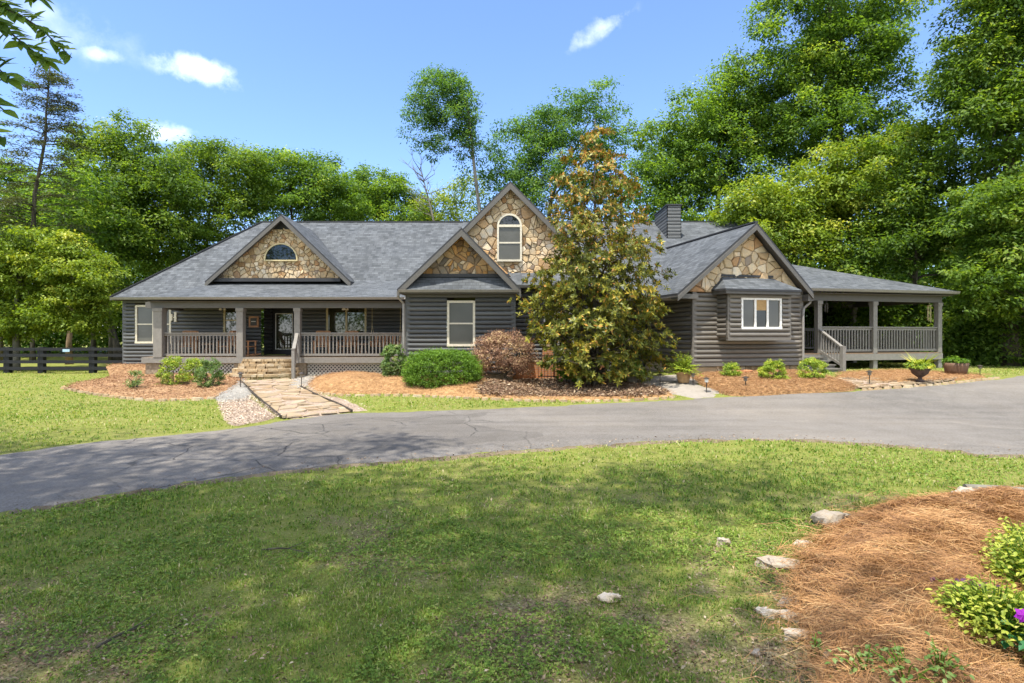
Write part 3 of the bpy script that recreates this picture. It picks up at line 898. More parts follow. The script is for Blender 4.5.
# walls of the left block: holes are (s0, s1, z0, z1)
wl = -17.7; wy = 26.0
X26 = lambda px: (px - CX) / F * wy
Z26 = lambda py: CAMZ + (HZ - py) / F * wy
h_left = (X26(138), X26(170), Z26(341.5), Z26(307))
h_w2 = (X26(226), X26(243), Z26(334), Z26(306.5))
h_w3 = (X26(328.5), X26(365), Z26(333), Z26(307))
dx0, dx1 = X26(272), X26(297)
hs = [(h[0] - wl - .09, h[1] - wl + .09, h[2] - .09, h[3] + .09) for h in (h_left, h_w2, h_w3)] + [(X26(262) - wl, X26(299) - wl, 1.0, 3.42)]
m = MB(); log_wall(m, (wl, wy), (-4.2, wy), .62, 3.9, hs); hb(m, 'wall', [M['log']])
m = MB(); log_wall(m, (wl, 35), (wl, wy), .62, 3.9); hb(m, 'wall', [M['log']])
m = MB(); m.box(wl + .02, -4.2, wy + .03, wy + .3, .0, .62); hb(m, 'foundation', [M['mortar']])
m = MB(); m.box(wl - .06, wl + .11, wy - .07, wy + .1, .5, 3.6); hb(m, 'corner_board', [M['log']])
win(I4, h_left[0], h_left[1], h_left[2], h_left[3], wy, 2, 2, 'cream', 'screen')
win(I4, h_w2[0], h_w2[1], h_w2[2], h_w2[3], wy, 1, 2, 'tan', 'glass_warm')
win(I4, h_w3[0], h_w3[1], h_w3[2], h_w3[3], wy, 2, 1, 'tan', 'glass_warm', panes=None)
# recessed entry: side walls, back wall, door
ex0, ex1 = X26(262), X26(299)
m = MB(); log_wall(m, (ex0, wy), (ex0, wy + .9), 1.08, 3.42); hb(m, 'wall', [M['log']])
m = MB(); log_wall(m, (ex1, wy + .9), (ex1, wy), 1.08, 3.42); hb(m, 'wall', [M['log']])
m = MB(); m.box(ex0 - .1, ex1 + .1, wy + .9, wy + 1.0, 1.08, 3.45); m.box(ex0, ex1, wy + .02, wy + .9, 3.42, 3.5); hb(m, 'entry_surround', [M['black']])
ye = wy + .9
xe = lambda px: (px - CX) / F * ye
d0, d1 = xe(273), xe(296)
dm = MB()
dm.box(d0, d0 + .13, ye - .05, ye - .002, 1.09, 3.14); dm.box(d1 - .13, d1, ye - .05, ye - .002, 1.09, 3.14)
dm.box(d0 + .13, d1 - .13, ye - .05, ye - .002, 1.09, 1.32); dm.box(d0 + .13, d1 - .13, ye - .05, ye - .002, 3.02, 3.14)
door = hb(dm, 'front_door', [M['black']]); door['label'] = 'black front door with one tall glass pane'
p = MB(); p.box(d0 + .16, d1 - .16, ye - .03, ye - .01, 1.35, 2.99); hb(p, 'pane', [M['glass_warm']], door)
p = MB()
for (a, b, c, d) in ((d0 + .13, d0 + .165, 1.32, 3.02), (d1 - .165, d1 - .13, 1.32, 3.02), (d0 + .165, d1 - .165, 1.32, 1.355), (d0 + .165, d1 - .165, 2.985, 3.02)): p.box(a, b, ye - .055, ye - .005, c, d)
hb(p, 'pane_frame', [M['white']], door)
p = MB(); p.tube([(d1 - .07, ye - .05, 2.05), (d1 - .07, ye - .11, 2.05), (d1 - .07, ye - .11, 2.22)], .018, 8); hb(p, 'handle', [M['bronze']], door)
# porch floor, ceiling, beam
zD = 1.08
m = MB()
for i in range(22):
    y0 = 23.58 + i * .112
    m.box(-15.3, -4.25, y0, y0 + .106, zD - .04, zD)
hb(m, 'porch_floor', [M['deck']])
m = MB(); m.box(-15.3, -4.25, 23.54, 23.58, .84, zD - .005); m.box(-15.34, -15.3, 23.54, 25.95, .84, zD - .005); hb(m, 'deck_skirt', [M['rail']])
m = MB(); m.box(-15.0, -4.25, 23.42, wy - .06, 3.37, 3.40); hb(m, 'porch_ceiling', [M['ceiling']])
m = MB(); m.box(-15.2, -4.25, 23.58, 23.80, 3.12, 3.37); m.box(-15.2, -14.98, 23.80, 25.93, 3.12, 3.37); hb(m, 'beam', [M['fascia']])
for px, w in ((160, .36), (241, .27), (298, .24), (407, .2)):
    x = (px - CX) / F * 23.7
    post(I4, x, 23.7, zD, 3.12, w, mat='rail')
XP = lambda px: (px - CX) / F * 23.7
railing(I4, (XP(164.6), 23.7), (XP(238), 23.7), zD, zD + 1.0)
railing(I4, (XP(301), 23.7), (XP(405), 23.7), zD, zD + 1.0)
railing(I4, (XP(160), 23.9), (XP(160), 25.9), zD, zD + 1.0)
for a, b in ((-15.22, -14.62), (XP(241) - .25, XP(241) + .35), (XP(300) - .2, XP(307))):
    m = MB(); m.box(a, b, 23.62, 23.95, .1, .84); hb(m, 'porch_pier', [M['mortar']])
def lattice(x0, x1, z0, z1, y):
    m = MB(); st = .155; h = z1 - z0
    x = x0 - h
    while x < x1:
        for s in (1, -1):
            a = x if s > 0 else x + h
            pa, pb = Vector((a, y - (.008 if s > 0 else 0), z0)), Vector((a + s * h, y - (.008 if s > 0 else 0), z1))
            # clip to the panel
            ta = [0.0, 1.0]; dxx = pb.x - pa.x
            for lim, sg in ((x0, 1), (x1, -1)):
                t = (lim - pa.x) / dxx
                if (dxx > 0) == (sg > 0): ta[0] = max(ta[0], t)
                else: ta[1] = min(ta[1], t)
            if ta[1] - ta[0] > .05: m.bar(pa.lerp(pb, ta[0]), pa.lerp(pb, ta[1]), .045, .007, 0, None, (0, 1, 0))
        x += st
    m.bar((x0, y - .012, z1), (x1, y - .012, z1), .05, .02, 0, None, (0, 1, 0)); m.bar((x0, y - .012, z0), (x1, y - .012, z0), .05, .02, 0, None, (0, 1, 0))
    return hb(m, 'lattice', [M['lattice']])
lattice(-14.6, XP(241) - .26, .12, .82, 23.66)
lattice(XP(308), -4.3, .16, .82, 23.66)
m = MB(); m.box(-15.2, -4.3, 24.5, 24.55, .0, .84); hb(m, 'under_porch_shade', [M['black']])  # black sheet standing in for the shade behind the lattice
# stone steps in four half-round courses
def steps():
    m = MB(); r = np.random.default_rng(40)
    x0, x1 = XP(243), XP(300); xc = (x0 + x1) / 2 - .05; zs = tz(xc, 22.6) + .02
    n = 4; hgt = (zD - .06 - zs) / n
    for i in range(n):
        out = .42 + .34 * (n - 1 - i); hw = (x1 - x0) / 2 - .14 + .13 * (n - 1 - i)
        zb = zs + hgt * i; zt2 = zb + hgt
        for lay in range(2):
            a = zb + hgt * .5 * lay; b = a + hgt * .5 - .008
            ang = -.05
            while ang < math.pi + .02:
                w = r.uniform(.10, .42); e = min(ang + w, math.pi + .05)
                mid = [ang + .012, (ang + e) / 2, e - .012]
                ro = r.uniform(-.06, .05)
                poly = [(xc - math.cos(t) * (hw + ro), 23.54 - math.sin(t) ** .75 * (out + ro) if math.sin(t) > 0 else 23.54) for t in mid]
                ri = .55 if lay == 1 else .8
                inner = [(xc - math.cos(t) * hw * ri, 23.54 - (max(0, math.sin(t)) ** .75) * max(.05, out - .42)) for t in mid[::-1]]
                pp = poly + inner
                if area(pp) < 0: pp = pp[::-1]
                if area(pp) > .003: m.prism(pp, a, b + (r.uniform(0, .012) if lay == 1 else 0), 0, None, float(r.random()), .985)
                ang = e
        arc = [(xc - math.cos(t) * (hw - .12), 23.54 - max(0, math.sin(t)) ** .75 * (out - .12)) for t in np.linspace(0, math.pi, 17)]
        if area(arc) < 0: arc = arc[::-1]
        m.prism(arc, zb, zt2 - .03, 0, None, .5)
    return hb(m, 'stone_steps', [M['step_stone']])
steps()
# handrail of the front steps
def stair_rail(Mx, a, b, zt0, zb0, zt1, zb1, n, wpost=.11, name='stair_railing'):
    m = MB(); a = Vector(a); b = Vector(b)
    m.bar((a.x, a.y, zt0), (b.x, b.y, zt1), .13, .05, 0, Mx); m.bar((a.x, a.y, zb0), (b.x, b.y, zb1), .05, .09, 0, Mx)
    for i in range(1, n):
        t = i / n; p = a.lerp(b, t)
        m.bar((p.x, p.y, zb0 + (zb1 - zb0) * t), (p.x, p.y, zt0 + (zt1 - zt0) * t - .02), .04, .04, 0, Mx, (0, 1, 0))
    return hb(m, name, [M['rail']])
sx0 = XP(298)
nx_, ny_ = (293.5 - CX) / F * 22.3, 22.3
stair_rail(I4, (sx0, 23.58), (nx_, ny_), zD + .98, zD + .16, zD + .34, .42, 10)
m = MB(); m.box(nx_ - .06, nx_ + .06, ny_ - .06, ny_ + .06, .15, zD + .36); m.box(nx_ - .075, nx_ + .075, ny_ - .075, ny_ + .075, zD + .36, zD + .40); hb(m, 'newel_post', [M['rail']])

# left dormer over the porch
def dormer_left():
    y0 = 25.5; xa = W(281, 214, y0).x; za = W(281, 214, y0).z
    xl_, zl_ = W(205, 281, y0).x, W(205, 281, y0).z; xr_, zr_ = W(350.5, 281, y0).x, W(350.5, 281, y0).z
    gable_roof(I4, xl_, xr_, xa, zl_, zr_, za, y0, 30.2, .14)
    rake_boards(I4, xl_, xr_, xa, zl_, zr_, za, y0 - .03, .13)
    yw = 25.95; f = lambda px, py: (W(px, py, yw).x, W(px, py, yw).z)
    tri = [f(214, 278.5), f(346, 278.5), f(290, 228), f(272, 228)]
    stone_gable(I4, tri, yw, 230, 12, 'stone')
    m = MB(); a, b, c = f(271, 229.5), f(291, 229.5), f(281, 216)
    m.add([(a[0], yw - .05, a[1]), (b[0], yw - .05, b[1]), (c[0], yw - .05, c[1]), (a[0], yw + .1, a[1]), (b[0], yw + .1, b[1]), (c[0], yw + .1, c[1])], [(0, 1, 2), (0, 3, 4, 1), (1, 4, 5, 2), (2, 5, 3, 0)])
    hb(m, 'gable_vent', [M['dark_trim']])
    p0, p1 = f(208, 279.5), f(349, 279.5)
    m = MB(); m.box(p0[0] + .3, p1[0] - .3, yw - .32, yw + .1, p0[1] - .12, p0[1] + .03); hb(m, 'dormer_ledge', [M['dark_trim']])
    c0 = f(282, 260.2); r_ = (f(297.5, 260)[0] - f(266.5, 260)[0]) / 2
    arc_window(I4, c0[0], c0[1], r_, yw, 0, 'tan', .06)
dormer_left()

# --- left gable block -------------------------------------------------------------------------
def gable_block():
    yw, y0 = 21.0, 20.6
    X = lambda px, d=yw: (px - CX) / F * d
    Z = lambda py, d=yw: CAMZ + (HZ - py) / F * d
    xl_, xr_, xa = X(397, y0), X(521, y0), X(461.5, y0); zl_, za = Z(289, y0), Z(227.5, y0)
    gable_roof(I4, xl_, xr_, xa, zl_, zl_, za, y0, 28.6, .14)
    rake_boards(I4, xl_, xr_, xa, zl_, zl_, za, y0 - .03, .14)
    a, b = X(408), X(513.5); zt2 = Z(290.5); zb = .55
    hl = (X(449.5) - a, X(473) - a, Z(344), Z(303))
    m = MB(); log_wall(m, (a, yw), (b, yw), zb, zt2, [(hl[0] - .09, hl[1] + .09, hl[2] - .09, hl[3] + .09)])
    log_wall(m, (a, 24.0), (a, yw), zb, zt2); log_wall(m, (b, yw), (b, 22.6), zb, zt2); hb(m, 'wall', [M['log']])
    m = MB(); m.box(a + .03, b - .03, yw + .02, 24, .0, zb); hb(m, 'foundation', [M['mortar']])
    m = MB()
    for x in (a, b): m.box(x - .08, x + .08, yw - .075, yw + .09, zb - .03, zt2)
    m.box(a, b, yw - .09, yw - .01, zt2 - .2, zt2 + .002); hb(m, 'corner_board', [M['log']])
    win(I4, a + hl[0], a + hl[1], hl[2], hl[3], yw, 1, 2, 'cream', 'screen', .085)
    # pent roof across the foot of the gable
    p0, p1, z0, z1 = X(399, y0), X(519, y0), Z(289.5, y0), Z(277, yw)
    roof_slab([(p0 + .1, y0 - .02, z0), (p1 - .1, y0 - .02, z0), (X(503), yw + .12, z1 + .07), (X(415), yw + .12, z1 + .07)], .1)
    gutter((p0, y0 - .025, z0 - .01), (p1, y0 - .025, z0 - .01))
    m = MB(); m.box(p0 + .05, p1 - .05, y0 + .02, yw - .02, z0 - .16, z0 - .11); hb(m, 'soffit', [M['fascia']])
    f = lambda px, py: (X(px), Z(py))
    tri = [f(414, 276), f(511, 276), f(462, 230)]
    stone_gable(I4, tri, yw + .1, 62, 22, 'stone_orange')
    m = MB(); m.box(X(416), X(509), yw - .02, yw + .12, Z(277), Z(273.8)); hb(m, 'gable_ledge', [M['dark_trim']])
    downspout([(a - .28, y0 + .02, z0 - .1), (a - .3, y0 + .12, z0 - .28), (a - .14, yw - .12, z0 - .5), (a - .14, yw - .12, .3)])
gable_block()
# --- tall stone gable -------------------------------------------------------------------------
def tall_gable():
    yw, y0 = 23.3, 23.0
    X = lambda px, d=yw: (px - CX) / F * d
    Z = lambda py, d=yw: CAMZ + (HZ - py) / F * d
    hw = 4.0
    xa, za = X(510.5, y0), Z(181, y0)
    gable_roof(I4, xa - hw, xa + hw, xa, za - hw, za - hw, za, y0, 33.0, .15)
    rake_boards(I4, xa - hw, xa + hw, xa, za - hw, za - hw, za, y0 - .03, .15)
    xw = X(510.5)
    stone_gable(I4, [(xw - 3.75, za - 3.98), (xw + 3.75, za - 3.98), (xw, za - .22)], yw, 210, 31, 'stone')
    c = X(509.5); r = (X(520) - X(499)) / 2
    arc_window(I4, c, Z(260), r, yw, Z(226.5) - Z(260), 'cream', .075)
tall_gable()
# --- middle wall and recessed entry behind the magnolia ------------------------------------------
m = MB(); log_wall(m, (.05, 22.6), (4.0, 22.6), .5, 3.9, [(1.2, 2.4, 1.4, 2.9)]); hb(m, 'wall', [M['log']])
win(I4, 1.32, 2.36, 1.48, 2.82, 22.6, 2, 1, 'white', 'screen')
m = MB(); log_wall(m, (4.0, 22.6), (4.0, 23.6), .5, 3.5); hb(m, 'wall', [M['log']])
m = MB(); log_wall(m, (4.0, 23.6), (6.8, 23.6), .5, 3.9, [(.55, 2.0, .5, 2.75)]); hb(m, 'wall', [M['log']])
m = MB(); m.box(3.6, 6.6, 20.98, 23.55, 3.20, 3.23); hb(m, 'soffit', [M['ceiling']])
for k in range(2):
    xx = 4.6 + k * .72
    m = MB(); m.box(xx, xx + .7, 23.52, 23.58, .62, 2.7); m.box(xx + .12, xx + .58, 23.50, 23.53, .80, 1.25); m.box(xx + .12, xx + .58, 23.50, 23.53, 1.45, 2.5)
    dr = hb(m, 'side_door', [M['dark_trim']])
    p = MB(); p.box(xx + .17, xx + .53, 23.49, 23.502, .84, 1.21); p.box(xx + .17, xx + .53, 23.49, 23.502, 1.5, 2.45); hb(p, 'pane', [M['screen']], dr)
m = MB(); m.box(4.0, 6.7, 22.4, 23.6, .3, .62); hb(m, 'door_step', [M['concrete']])

# --- chimney -----------------------------------------------------------------------------------
def chimney():
    d = 27.6
    X = lambda px: (px - CX) / F * d
    Z = lambda py: CAMZ + (HZ - py) / F * d
    a, b = X(667.5), X(680.5); y1 = d + 2.3; zt2 = Z(205.5)
    m = MB(); [log_wall(m, q, s_, 6.0, zt2, bulge=.04) for q, s_ in (((a, d), (b, d)), ((a, y1), (a, d)), ((b, d), (b, y1)), ((b, y1), (a, y1)))]
    m.box(a + .02, b - .02, d + .02, y1 - .02, zt2 - .1, zt2 - .01)
    ch = hb(m, 'chimney', [M['log']])
    m = MB(); m.box(a - .07, b + .07, d - .07, y1 + .07, zt2, zt2 + .06); hb(m, 'chimney_cap', [M['dark_trim']], ch)
chimney()

# --- right wing (its own frame) -------------------------------------------------------------------
def wing():
    xl_, zl_, xr_, zr_, za = -3.1, 3.43, 2.36, 3.60, 5.99
    gable_roof(MW, xl_, xr_, 0, zl_, zr_, za, 0, 7.5, .13)
    rake_boards(MW, xl_, xr_, 0, zl_, zr_, za, -.03, .12)
    gable_roof(MW, -2.6, 2.95, .42, zl_ - .15, zr_ - .25, za - .12, 2.4, 7.6, .15)
    a, b = -2.28, 2.15; yw = .4; zb = 1.0; zt2 = 3.62
    u0, u1 = -1.30, 1.12               # bay
    m = MB(); log_wall(m, (a, yw), (b, yw), zb, 3.48, [(u0 + .05 - a, u1 - .05 - a, 1.95, 3.45)], MW)
    log_wall(m, (a, 3.6), (a, yw), zb, zt2, (), MW); log_wall(m, (b, yw), (b, 6.0), zb, zt2, (), MW); hb(m, 'wall', [M['log_warm']])
    m = MB(); m.box(a - .06, a + .1, yw - .08, yw + .08, zb - .04, zt2, 0, MW); m.box(b - .1, b + .06, yw - .08, yw + .08, zb - .04, zt2, 0, MW); m.box(a, b, yw - .1, yw - .01, zb - .1, zb + .02, 0, MW); hb(m, 'corner_board', [M['log_warm']])
    m = MB(); m.box(a + .05, b - .05, yw + .04, 6, .0, zb - .1, 0, MW); hb(m, 'foundation', [M['stone']])
    s = MB(); r = np.random.default_rng(77)
    A = MW @ Matrix(((1, 0, 0, 0), (0, 0, -1, yw + .04), (0, 1, 0, 0), (0, 0, 0, 1)))
    stones(s, voronoi_cells([(a + .05, .3), (b - .05, .3), (b - .05, zb - .11), (a + .05, zb - .11)], 34, 78, 2), .01, .035, A, 0, r, .9)
    hb(s, 'foundation_stone', [M['step_stone']])
    # stone in the gable
    tri = [(a - .25, 3.42 + .08), (b + .08, 3.42 + .08), (.0, za - .22)]
    stone_gable(MW, tri, yw - .03, 64, 45, 'stone')
    # bay with its own little roof
    bd = -.22; zbb, zbt = 1.93, 3.52
    m = MB()
    hole = (-.76 - u0 - .08, .72 - u0 + .08, 2.28 - .08, 3.22 + .08)
    log_wall(m, (u0, bd), (u1, bd), zbb, zbt, [hole], MW, 0); log_wall(m, (u0, yw), (u0, bd), zbb, zbt, (), MW); log_wall(m, (u1, bd), (u1, yw), zbb, zbt, (), MW)
    m.box(u0 + .01, u1 - .01, bd + .02, yw, zbb - .1, zbb + .01, 0, MW)
    for x in (u0, u1): m.box(x - .06, x + .06, bd - .065, bd + .06, zbb - .02, zbt, 0, MW)
    m.box(u0 - .05, u1 + .05, bd - .075, bd + .05, zbb - .12, zbb - .0, 0, MW)
    hb(m, 'bay_wall', [M['log_warm']])
    win(MW, -.76, .72, 2.28, 3.22, bd, 3, 1, 'white', 'screen', .075, {1: 'glass'})
    p = MB(); p.box(-.25, .20, bd - .036, bd - .028, 2.86, 3.22, 0, MW); hb(p, 'window_blind', [M['blind']])
    t = lambda *q: MW @ Vector(q)
    e0, e1, ef, ez, ty, tz2 = u0 - .3, u1 + .3, bd - .3, 3.58, yw - .02, 4.08
    roof_slab([t(e0, ef, ez), t(e1, ef, ez), t(e1 - .55, ty, tz2), t(e0 + .45, ty, tz2)], .07)
    roof_slab([t(e0, ef, ez), t(e0 + .45, ty, tz2), t(e0, ty, ez + .02)], .07)
    roof_slab([t(e1, ef, ez), t(e1, ty, ez + .02), t(e1 - .55, ty, tz2)], .07)
    m = MB(); m.box(e0 + .03, e1 - .03, ef + .03, yw - .02, ez - .17, ez - .075, 0, MW); hb(m, 'soffit', [M['fascia']])
    m = MB(); m.bar((e0 + .4, yw - .06, tz2 + .03), (e1 - .5, yw - .06, tz2 + .03), .08, .08, 0, MW); hb(m, 'roof_flashing', [M['dark_trim']])
    gutter((xl_, .02, zl_ - .02), (xl_, -.0, zl_ - .02), MW) if False else None
    # boxed eave returns
    m = MB(); m.box(xl_ + .02, a - .02, .02, yw + .1, zl_ - .18, zl_ - .02, 0, MW); hb(m, 'eave_return', [M['fascia']])
    m = MB(); m.box(b + .02, xr_ + .02, .02, yw + .1, zr_ - .36, zr_ - .12, 0, MW); hb(m, 'eave_return', [M['fascia']])
    downspout([(xr_ + .02, .12, zr_ - .3), (xr_ - .02, .14, zr_ - .42), (b + .04, yw - .14, zr_ - .62), (b + .0, yw - .14, zr_ - .8), (b + .0, yw - .14, .7)], MW)
    ridge_cap(t(0, .02, za), t(0, 7.4, za), .16)
    # porch on the right
    zd = 1.27; vf = 1.8; vb = 6.2; ur = 10.28
    ze = 3.84; er = 10.7; ef2 = vf - .5; sl2 = .345; run = 4.7
    rz = ze + sl2 * run
    roof_slab([t(1.9, ef2, ze), t(er, ef2, ze), t(er - run, ef2 + run, rz), t(1.9, ef2 + run, rz)], .14)
    roof_slab([t(er, ef2, ze), t(er, ef2 + 2 * run, ze), t(er - run, ef2 + run, rz)], .14)
    roof_slab([t(1.9, ef2 + run, rz), t(er - run, ef2 + run, rz), t(er, ef2 + 2 * run, ze), t(1.9, ef2 + 2 * run, ze)], .14)
    gutter((2.45, ef2 - .005, ze - .015), (er, ef2 - .005, ze - .015), MW)
    m = MB(); m.box(2.2, ur + .1, vf - .1, vf + .1, ze - .46, ze - .2, 0, MW); m.box(ur - .1, ur + .1, vf + .1, vb + .1, ze - .46, ze - .2, 0, MW); m.box(2.2, ur - .1, vb - .1, vb + .1, ze - .46, ze - .2, 0, MW); hb(m, 'beam', [M['fascia']])
    m = MB(); m.box(2.2, er - .1, ef2 + .1, vb + .3, ze - .2, ze - .17, 0, MW); hb(m, 'porch_ceiling', [M['ceiling']])
    m = MB()
    y = vf - .1
    while y < vb: m.box(2.2, ur + .05, y, y + .135, zd - .04, zd, 0, MW); y += .141
    hb(m, 'porch_floor', [M['deck']])
    m = MB(); m.box(2.25, ur + .09, vf - .14, vf - .1, zd - .30, zd - .045, 0, MW); m.box(ur + .05, ur + .09, vf - .1, vb, zd - .30, zd - .045, 0, MW); hb(m, 'deck_skirt', [M['rail']])
    for u, v in ((4.2, vf), (6.91, vf), (10.28, vf), (10.28, vb), (4.6, vb)):
        p = MW @ Vector((u, v, 0)); z0 = tz(p.x, p.y) - .05
        post(MW, u, v, z0 if u > 4.5 else zd, ze - .462, .2)
    railing(MW, (4.3, vf), (6.81, vf), zd, zd + 1.05, .135); railing(MW, (7.01, vf), (10.18, vf), zd, zd + 1.05, .135)
    railing(MW, (ur, vf + .1), (ur, vb - .1), zd, zd + 1.05, .135); railing(MW, (4.7, vb), (10.18, vb), zd, zd + 1.05, .135)
    m = MB(); m.box(2.0, 4.4, vb - .9, vb - .8, zd, ze - .2, 0, MW); hb(m, 'wall', [M['log']])
    # wooden stair in front of the porch
    m = MB(); n = 4; p = MW @ Vector((3.2, .7, 0)); zg = tz(p.x, p.y); h = (zd - zg) / (n + 1)
    for i in range(n):
        v1 = vf - .14 - .29 * i
        m.box(2.42, 4.1, v1 - .30, v1, zd - h * (i + 1) - .045, zd - h * (i + 1), 0, MW); m.box(2.45, 4.07, v1 - .26, v1 - .23, zd - h * (i + 2), zd - h * (i + 1) - .046, 0, MW)
    m.box(2.40, 2.45, .5, vf - .15, zg, zd - h * 4, 0, MW)
    st = hb(m, 'wooden_steps', [M['trim']])
    vn = .56
    stair_rail(MW, (4.2, vf), (4.2, vn), zd + 1.0, zd + .14, zg + .92, zg + .22, 9)
    m = MB(); m.box(4.13, 4.27, vn - .07, vn + .07, zg - .05, zg + .98, 0, MW); hb(m, 'newel_post', [M['rail']])
    stair_rail(MW, (2.5, vf - .2), (2.5, vn), zd + .95, zd + .5, zg + .92, zg + .5, 3) if False else None
wing()
# right-hand front corner post of the recessed entry
# ------------------------------------------------------------------ foliage
DARKG = [(0.0, (0.049, 0.100, 0.019)), (0.35, (0.095, 0.181, 0.030)), (0.65, (0.155, 0.261, 0.042)), (0.88, (0.235, 0.349, 0.058)), (1.0, (0.359, 0.448, 0.084))]
M['leaf'] = leaf_mat('oak_leaves', DARKG)
M['leaf_mid'] = leaf_mat('hardwood_leaves', [(0.0, (0.052, 0.102, 0.016)), (0.35, (0.098, 0.176, 0.026)), (0.65, (0.160, 0.253, 0.041)), (0.88, (0.238, 0.321, 0.057)), (1.0, (0.345, 0.389, 0.083))])
M['leaf_lime'] = leaf_mat('young_bright_leaves', [(0.0, (0.081, 0.142, 0.015)), (0.3, (0.155, 0.233, 0.025)), (0.6, (0.235, 0.316, 0.038)), (0.85, (0.345, 0.400, 0.054)), (1.0, (0.473, 0.482, 0.085))], 0.42)
M['leaf_blue'] = leaf_mat('cool_green_leaves', [(0.0, (0.040, 0.091, 0.027)), (0.4, (0.077, 0.168, 0.046)), (0.75, (0.129, 0.238, 0.060)), (1.0, (0.213, 0.324, 0.091))])
M['needle'] = leaf_mat('dull_needles', [(0.0, (0.040, 0.057, 0.021)), (0.5, (0.080, 0.102, 0.035)), (1.0, (0.144, 0.150, 0.063))], 0.2)
M['magnolia_leaf'] = leaf_mat('glossy_magnolia_leaves', [(0.0, (0.067, 0.085, 0.013)), (0.3, (0.131, 0.147, 0.019)), (0.5, (0.235, 0.234, 0.024)), (0.66, (0.402, 0.337, 0.034)), (0.76, (0.521, 0.286, 0.040)), (0.88, (0.402, 0.173, 0.040)), (1.0, (0.616, 0.347, 0.073))], 0.25, 0.45, 0.3, (0.750, 0.692, 0.522))
M['boxwood'] = leaf_mat('clipped_hedge_leaves', [(0.0, (0.052, 0.112, 0.013)), (0.5, (0.115, 0.224, 0.019)), (1.0, (0.214, 0.342, 0.037))], 0.3)
M['shrub'] = leaf_mat('yellow_green_shrub_leaves', [(0.0, (0.098, 0.169, 0.022)), (0.4, (0.215, 0.319, 0.036)), (0.8, (0.429, 0.488, 0.065)), (1.0, (0.702, 0.619, 0.117))], 0.3)
M['cool_shrub'] = leaf_mat('grey_green_shrub_leaves', [(0.0, (0.065, 0.122, 0.030)), (0.5, (0.139, 0.227, 0.068)), (0.92, (0.244, 0.325, 0.120)), (1.0, (0.650, 0.585, 0.330))], 0.3)
M['maroon'] = leaf_mat('dusty_maroon_leaves', [(0.0, (0.119, 0.064, 0.035)), (0.35, (0.308, 0.168, 0.108)), (0.7, (0.522, 0.336, 0.197)), (1.0, (0.664, 0.516, 0.233))], 0.25, tint=(0.712, 0.674, 0.701))
M['coleus'] = leaf_mat('chartreuse_leaves', [(0.0, (0.101, 0.144, 0.020)), (0.4, (0.254, 0.316, 0.040)), (0.8, (0.456, 0.475, 0.079)), (1.0, (0.608, 0.546, 0.172))], 0.35)
M['deep_leaf'] = leaf_mat('deep_green_leaves', [(0.0, (0.017, 0.084, 0.028)), (0.5, (0.028, 0.140, 0.049)), (1.0, (0.070, 0.210, 0.070))], 0.25)
M['purple'] = leaf_mat('purple_petals', [(0.0, (0.10, 0.005, 0.16)), (0.5, (0.22, 0.01, 0.30)), (1.0, (0.34, 0.03, 0.42))], 0.3, tint=(1.2, .8, 1.2))
M['dusk_petal'] = leaf_mat('dark_plum_leaves', [(0.0, (0.035, 0.012, 0.03)), (0.6, (0.09, 0.03, 0.07)), (1.0, (0.18, 0.09, 0.13))], 0.25, tint=(1.2, .8, 1))
M['vinca'] = leaf_mat('pale_groundcover_leaves', [(0.0, (0.06, 0.12, 0.02)), (0.5, (0.13, 0.21, 0.045)), (1.0, (0.26, 0.34, 0.13))], 0.3)
M['blade'] = leaf_mat('grass_blades', [(0.0, (0.065, 0.124, 0.020)), (0.3, (0.129, 0.215, 0.031)), (0.55, (0.206, 0.296, 0.045)), (0.72, (0.292, 0.351, 0.076)), (0.85, (0.384, 0.367, 0.142)), (1.0, (0.484, 0.403, 0.250))], 0.3, 0.55, 0.2)
M['straw_needle'] = leaf_mat('pine_needles_dry', [(0.0, (0.123, 0.062, 0.034)), (0.35, (0.314, 0.162, 0.073)), (0.7, (0.482, 0.280, 0.129)), (1.0, (0.627, 0.437, 0.246))], 0.1, 0.5, 0.3, (1, .9, .7))
M['island_needle'] = leaf_mat('orange_pine_needles', [(0.0, (0.105, 0.052, 0.023)), (0.35, (0.274, 0.133, 0.048)), (0.7, (0.421, 0.226, 0.085)), (1.0, (0.548, 0.371, 0.170))], 0.1, 0.5, 0.3, (1, .9, .7))
M['dead_leaf'] = leaf_mat('dead_leaves', [(0.0, (0.090, 0.053, 0.033)), (0.5, (0.25, 0.165, 0.10)), (0.85, (0.36, 0.27, 0.17)), (1.0, (0.45, 0.37, 0.26))], 0.1, 0.7, 0.2, (1, .9, .7))

def sph(n, r=rng):
    v = r.normal(size=(n, 3)); return unit(v)

def shell_centres(ell, spacing, r, lo=.45):
    """cluster centres spread through a set of ellipsoids (cx, cy, cz, rx, ry, rz), away from one another"""
    out = []
    for (cx, cy, cz, rx, ry, rz) in ell:
        n = int(7.5 * (rx * ry + rx * rz + ry * rz) / 3 / spacing ** 2) + 4
        d = sph(n * 2, r); d[:, 2] = np.where((d[:, 2] < -.35) & (r.random(len(d)) < .5), -d[:, 2], d[:, 2])
        k = (lo + (1 - lo) * r.random((n * 2, 1)) ** .55) * np.where(r.random((n * 2, 1)) < .28, r.uniform(1.0, 1.32, (n * 2, 1)), 1.0)
        p = np.array([cx, cy, cz]) + d * k * np.array([rx, ry, rz])
        keep = []
        for q in p:
            if len(keep) >= n: break
            if keep and np.min(np.linalg.norm(np.array(keep) - q, axis=1)) < spacing * .62: continue
            keep.append(q)
        out += keep
    return np.array(out)

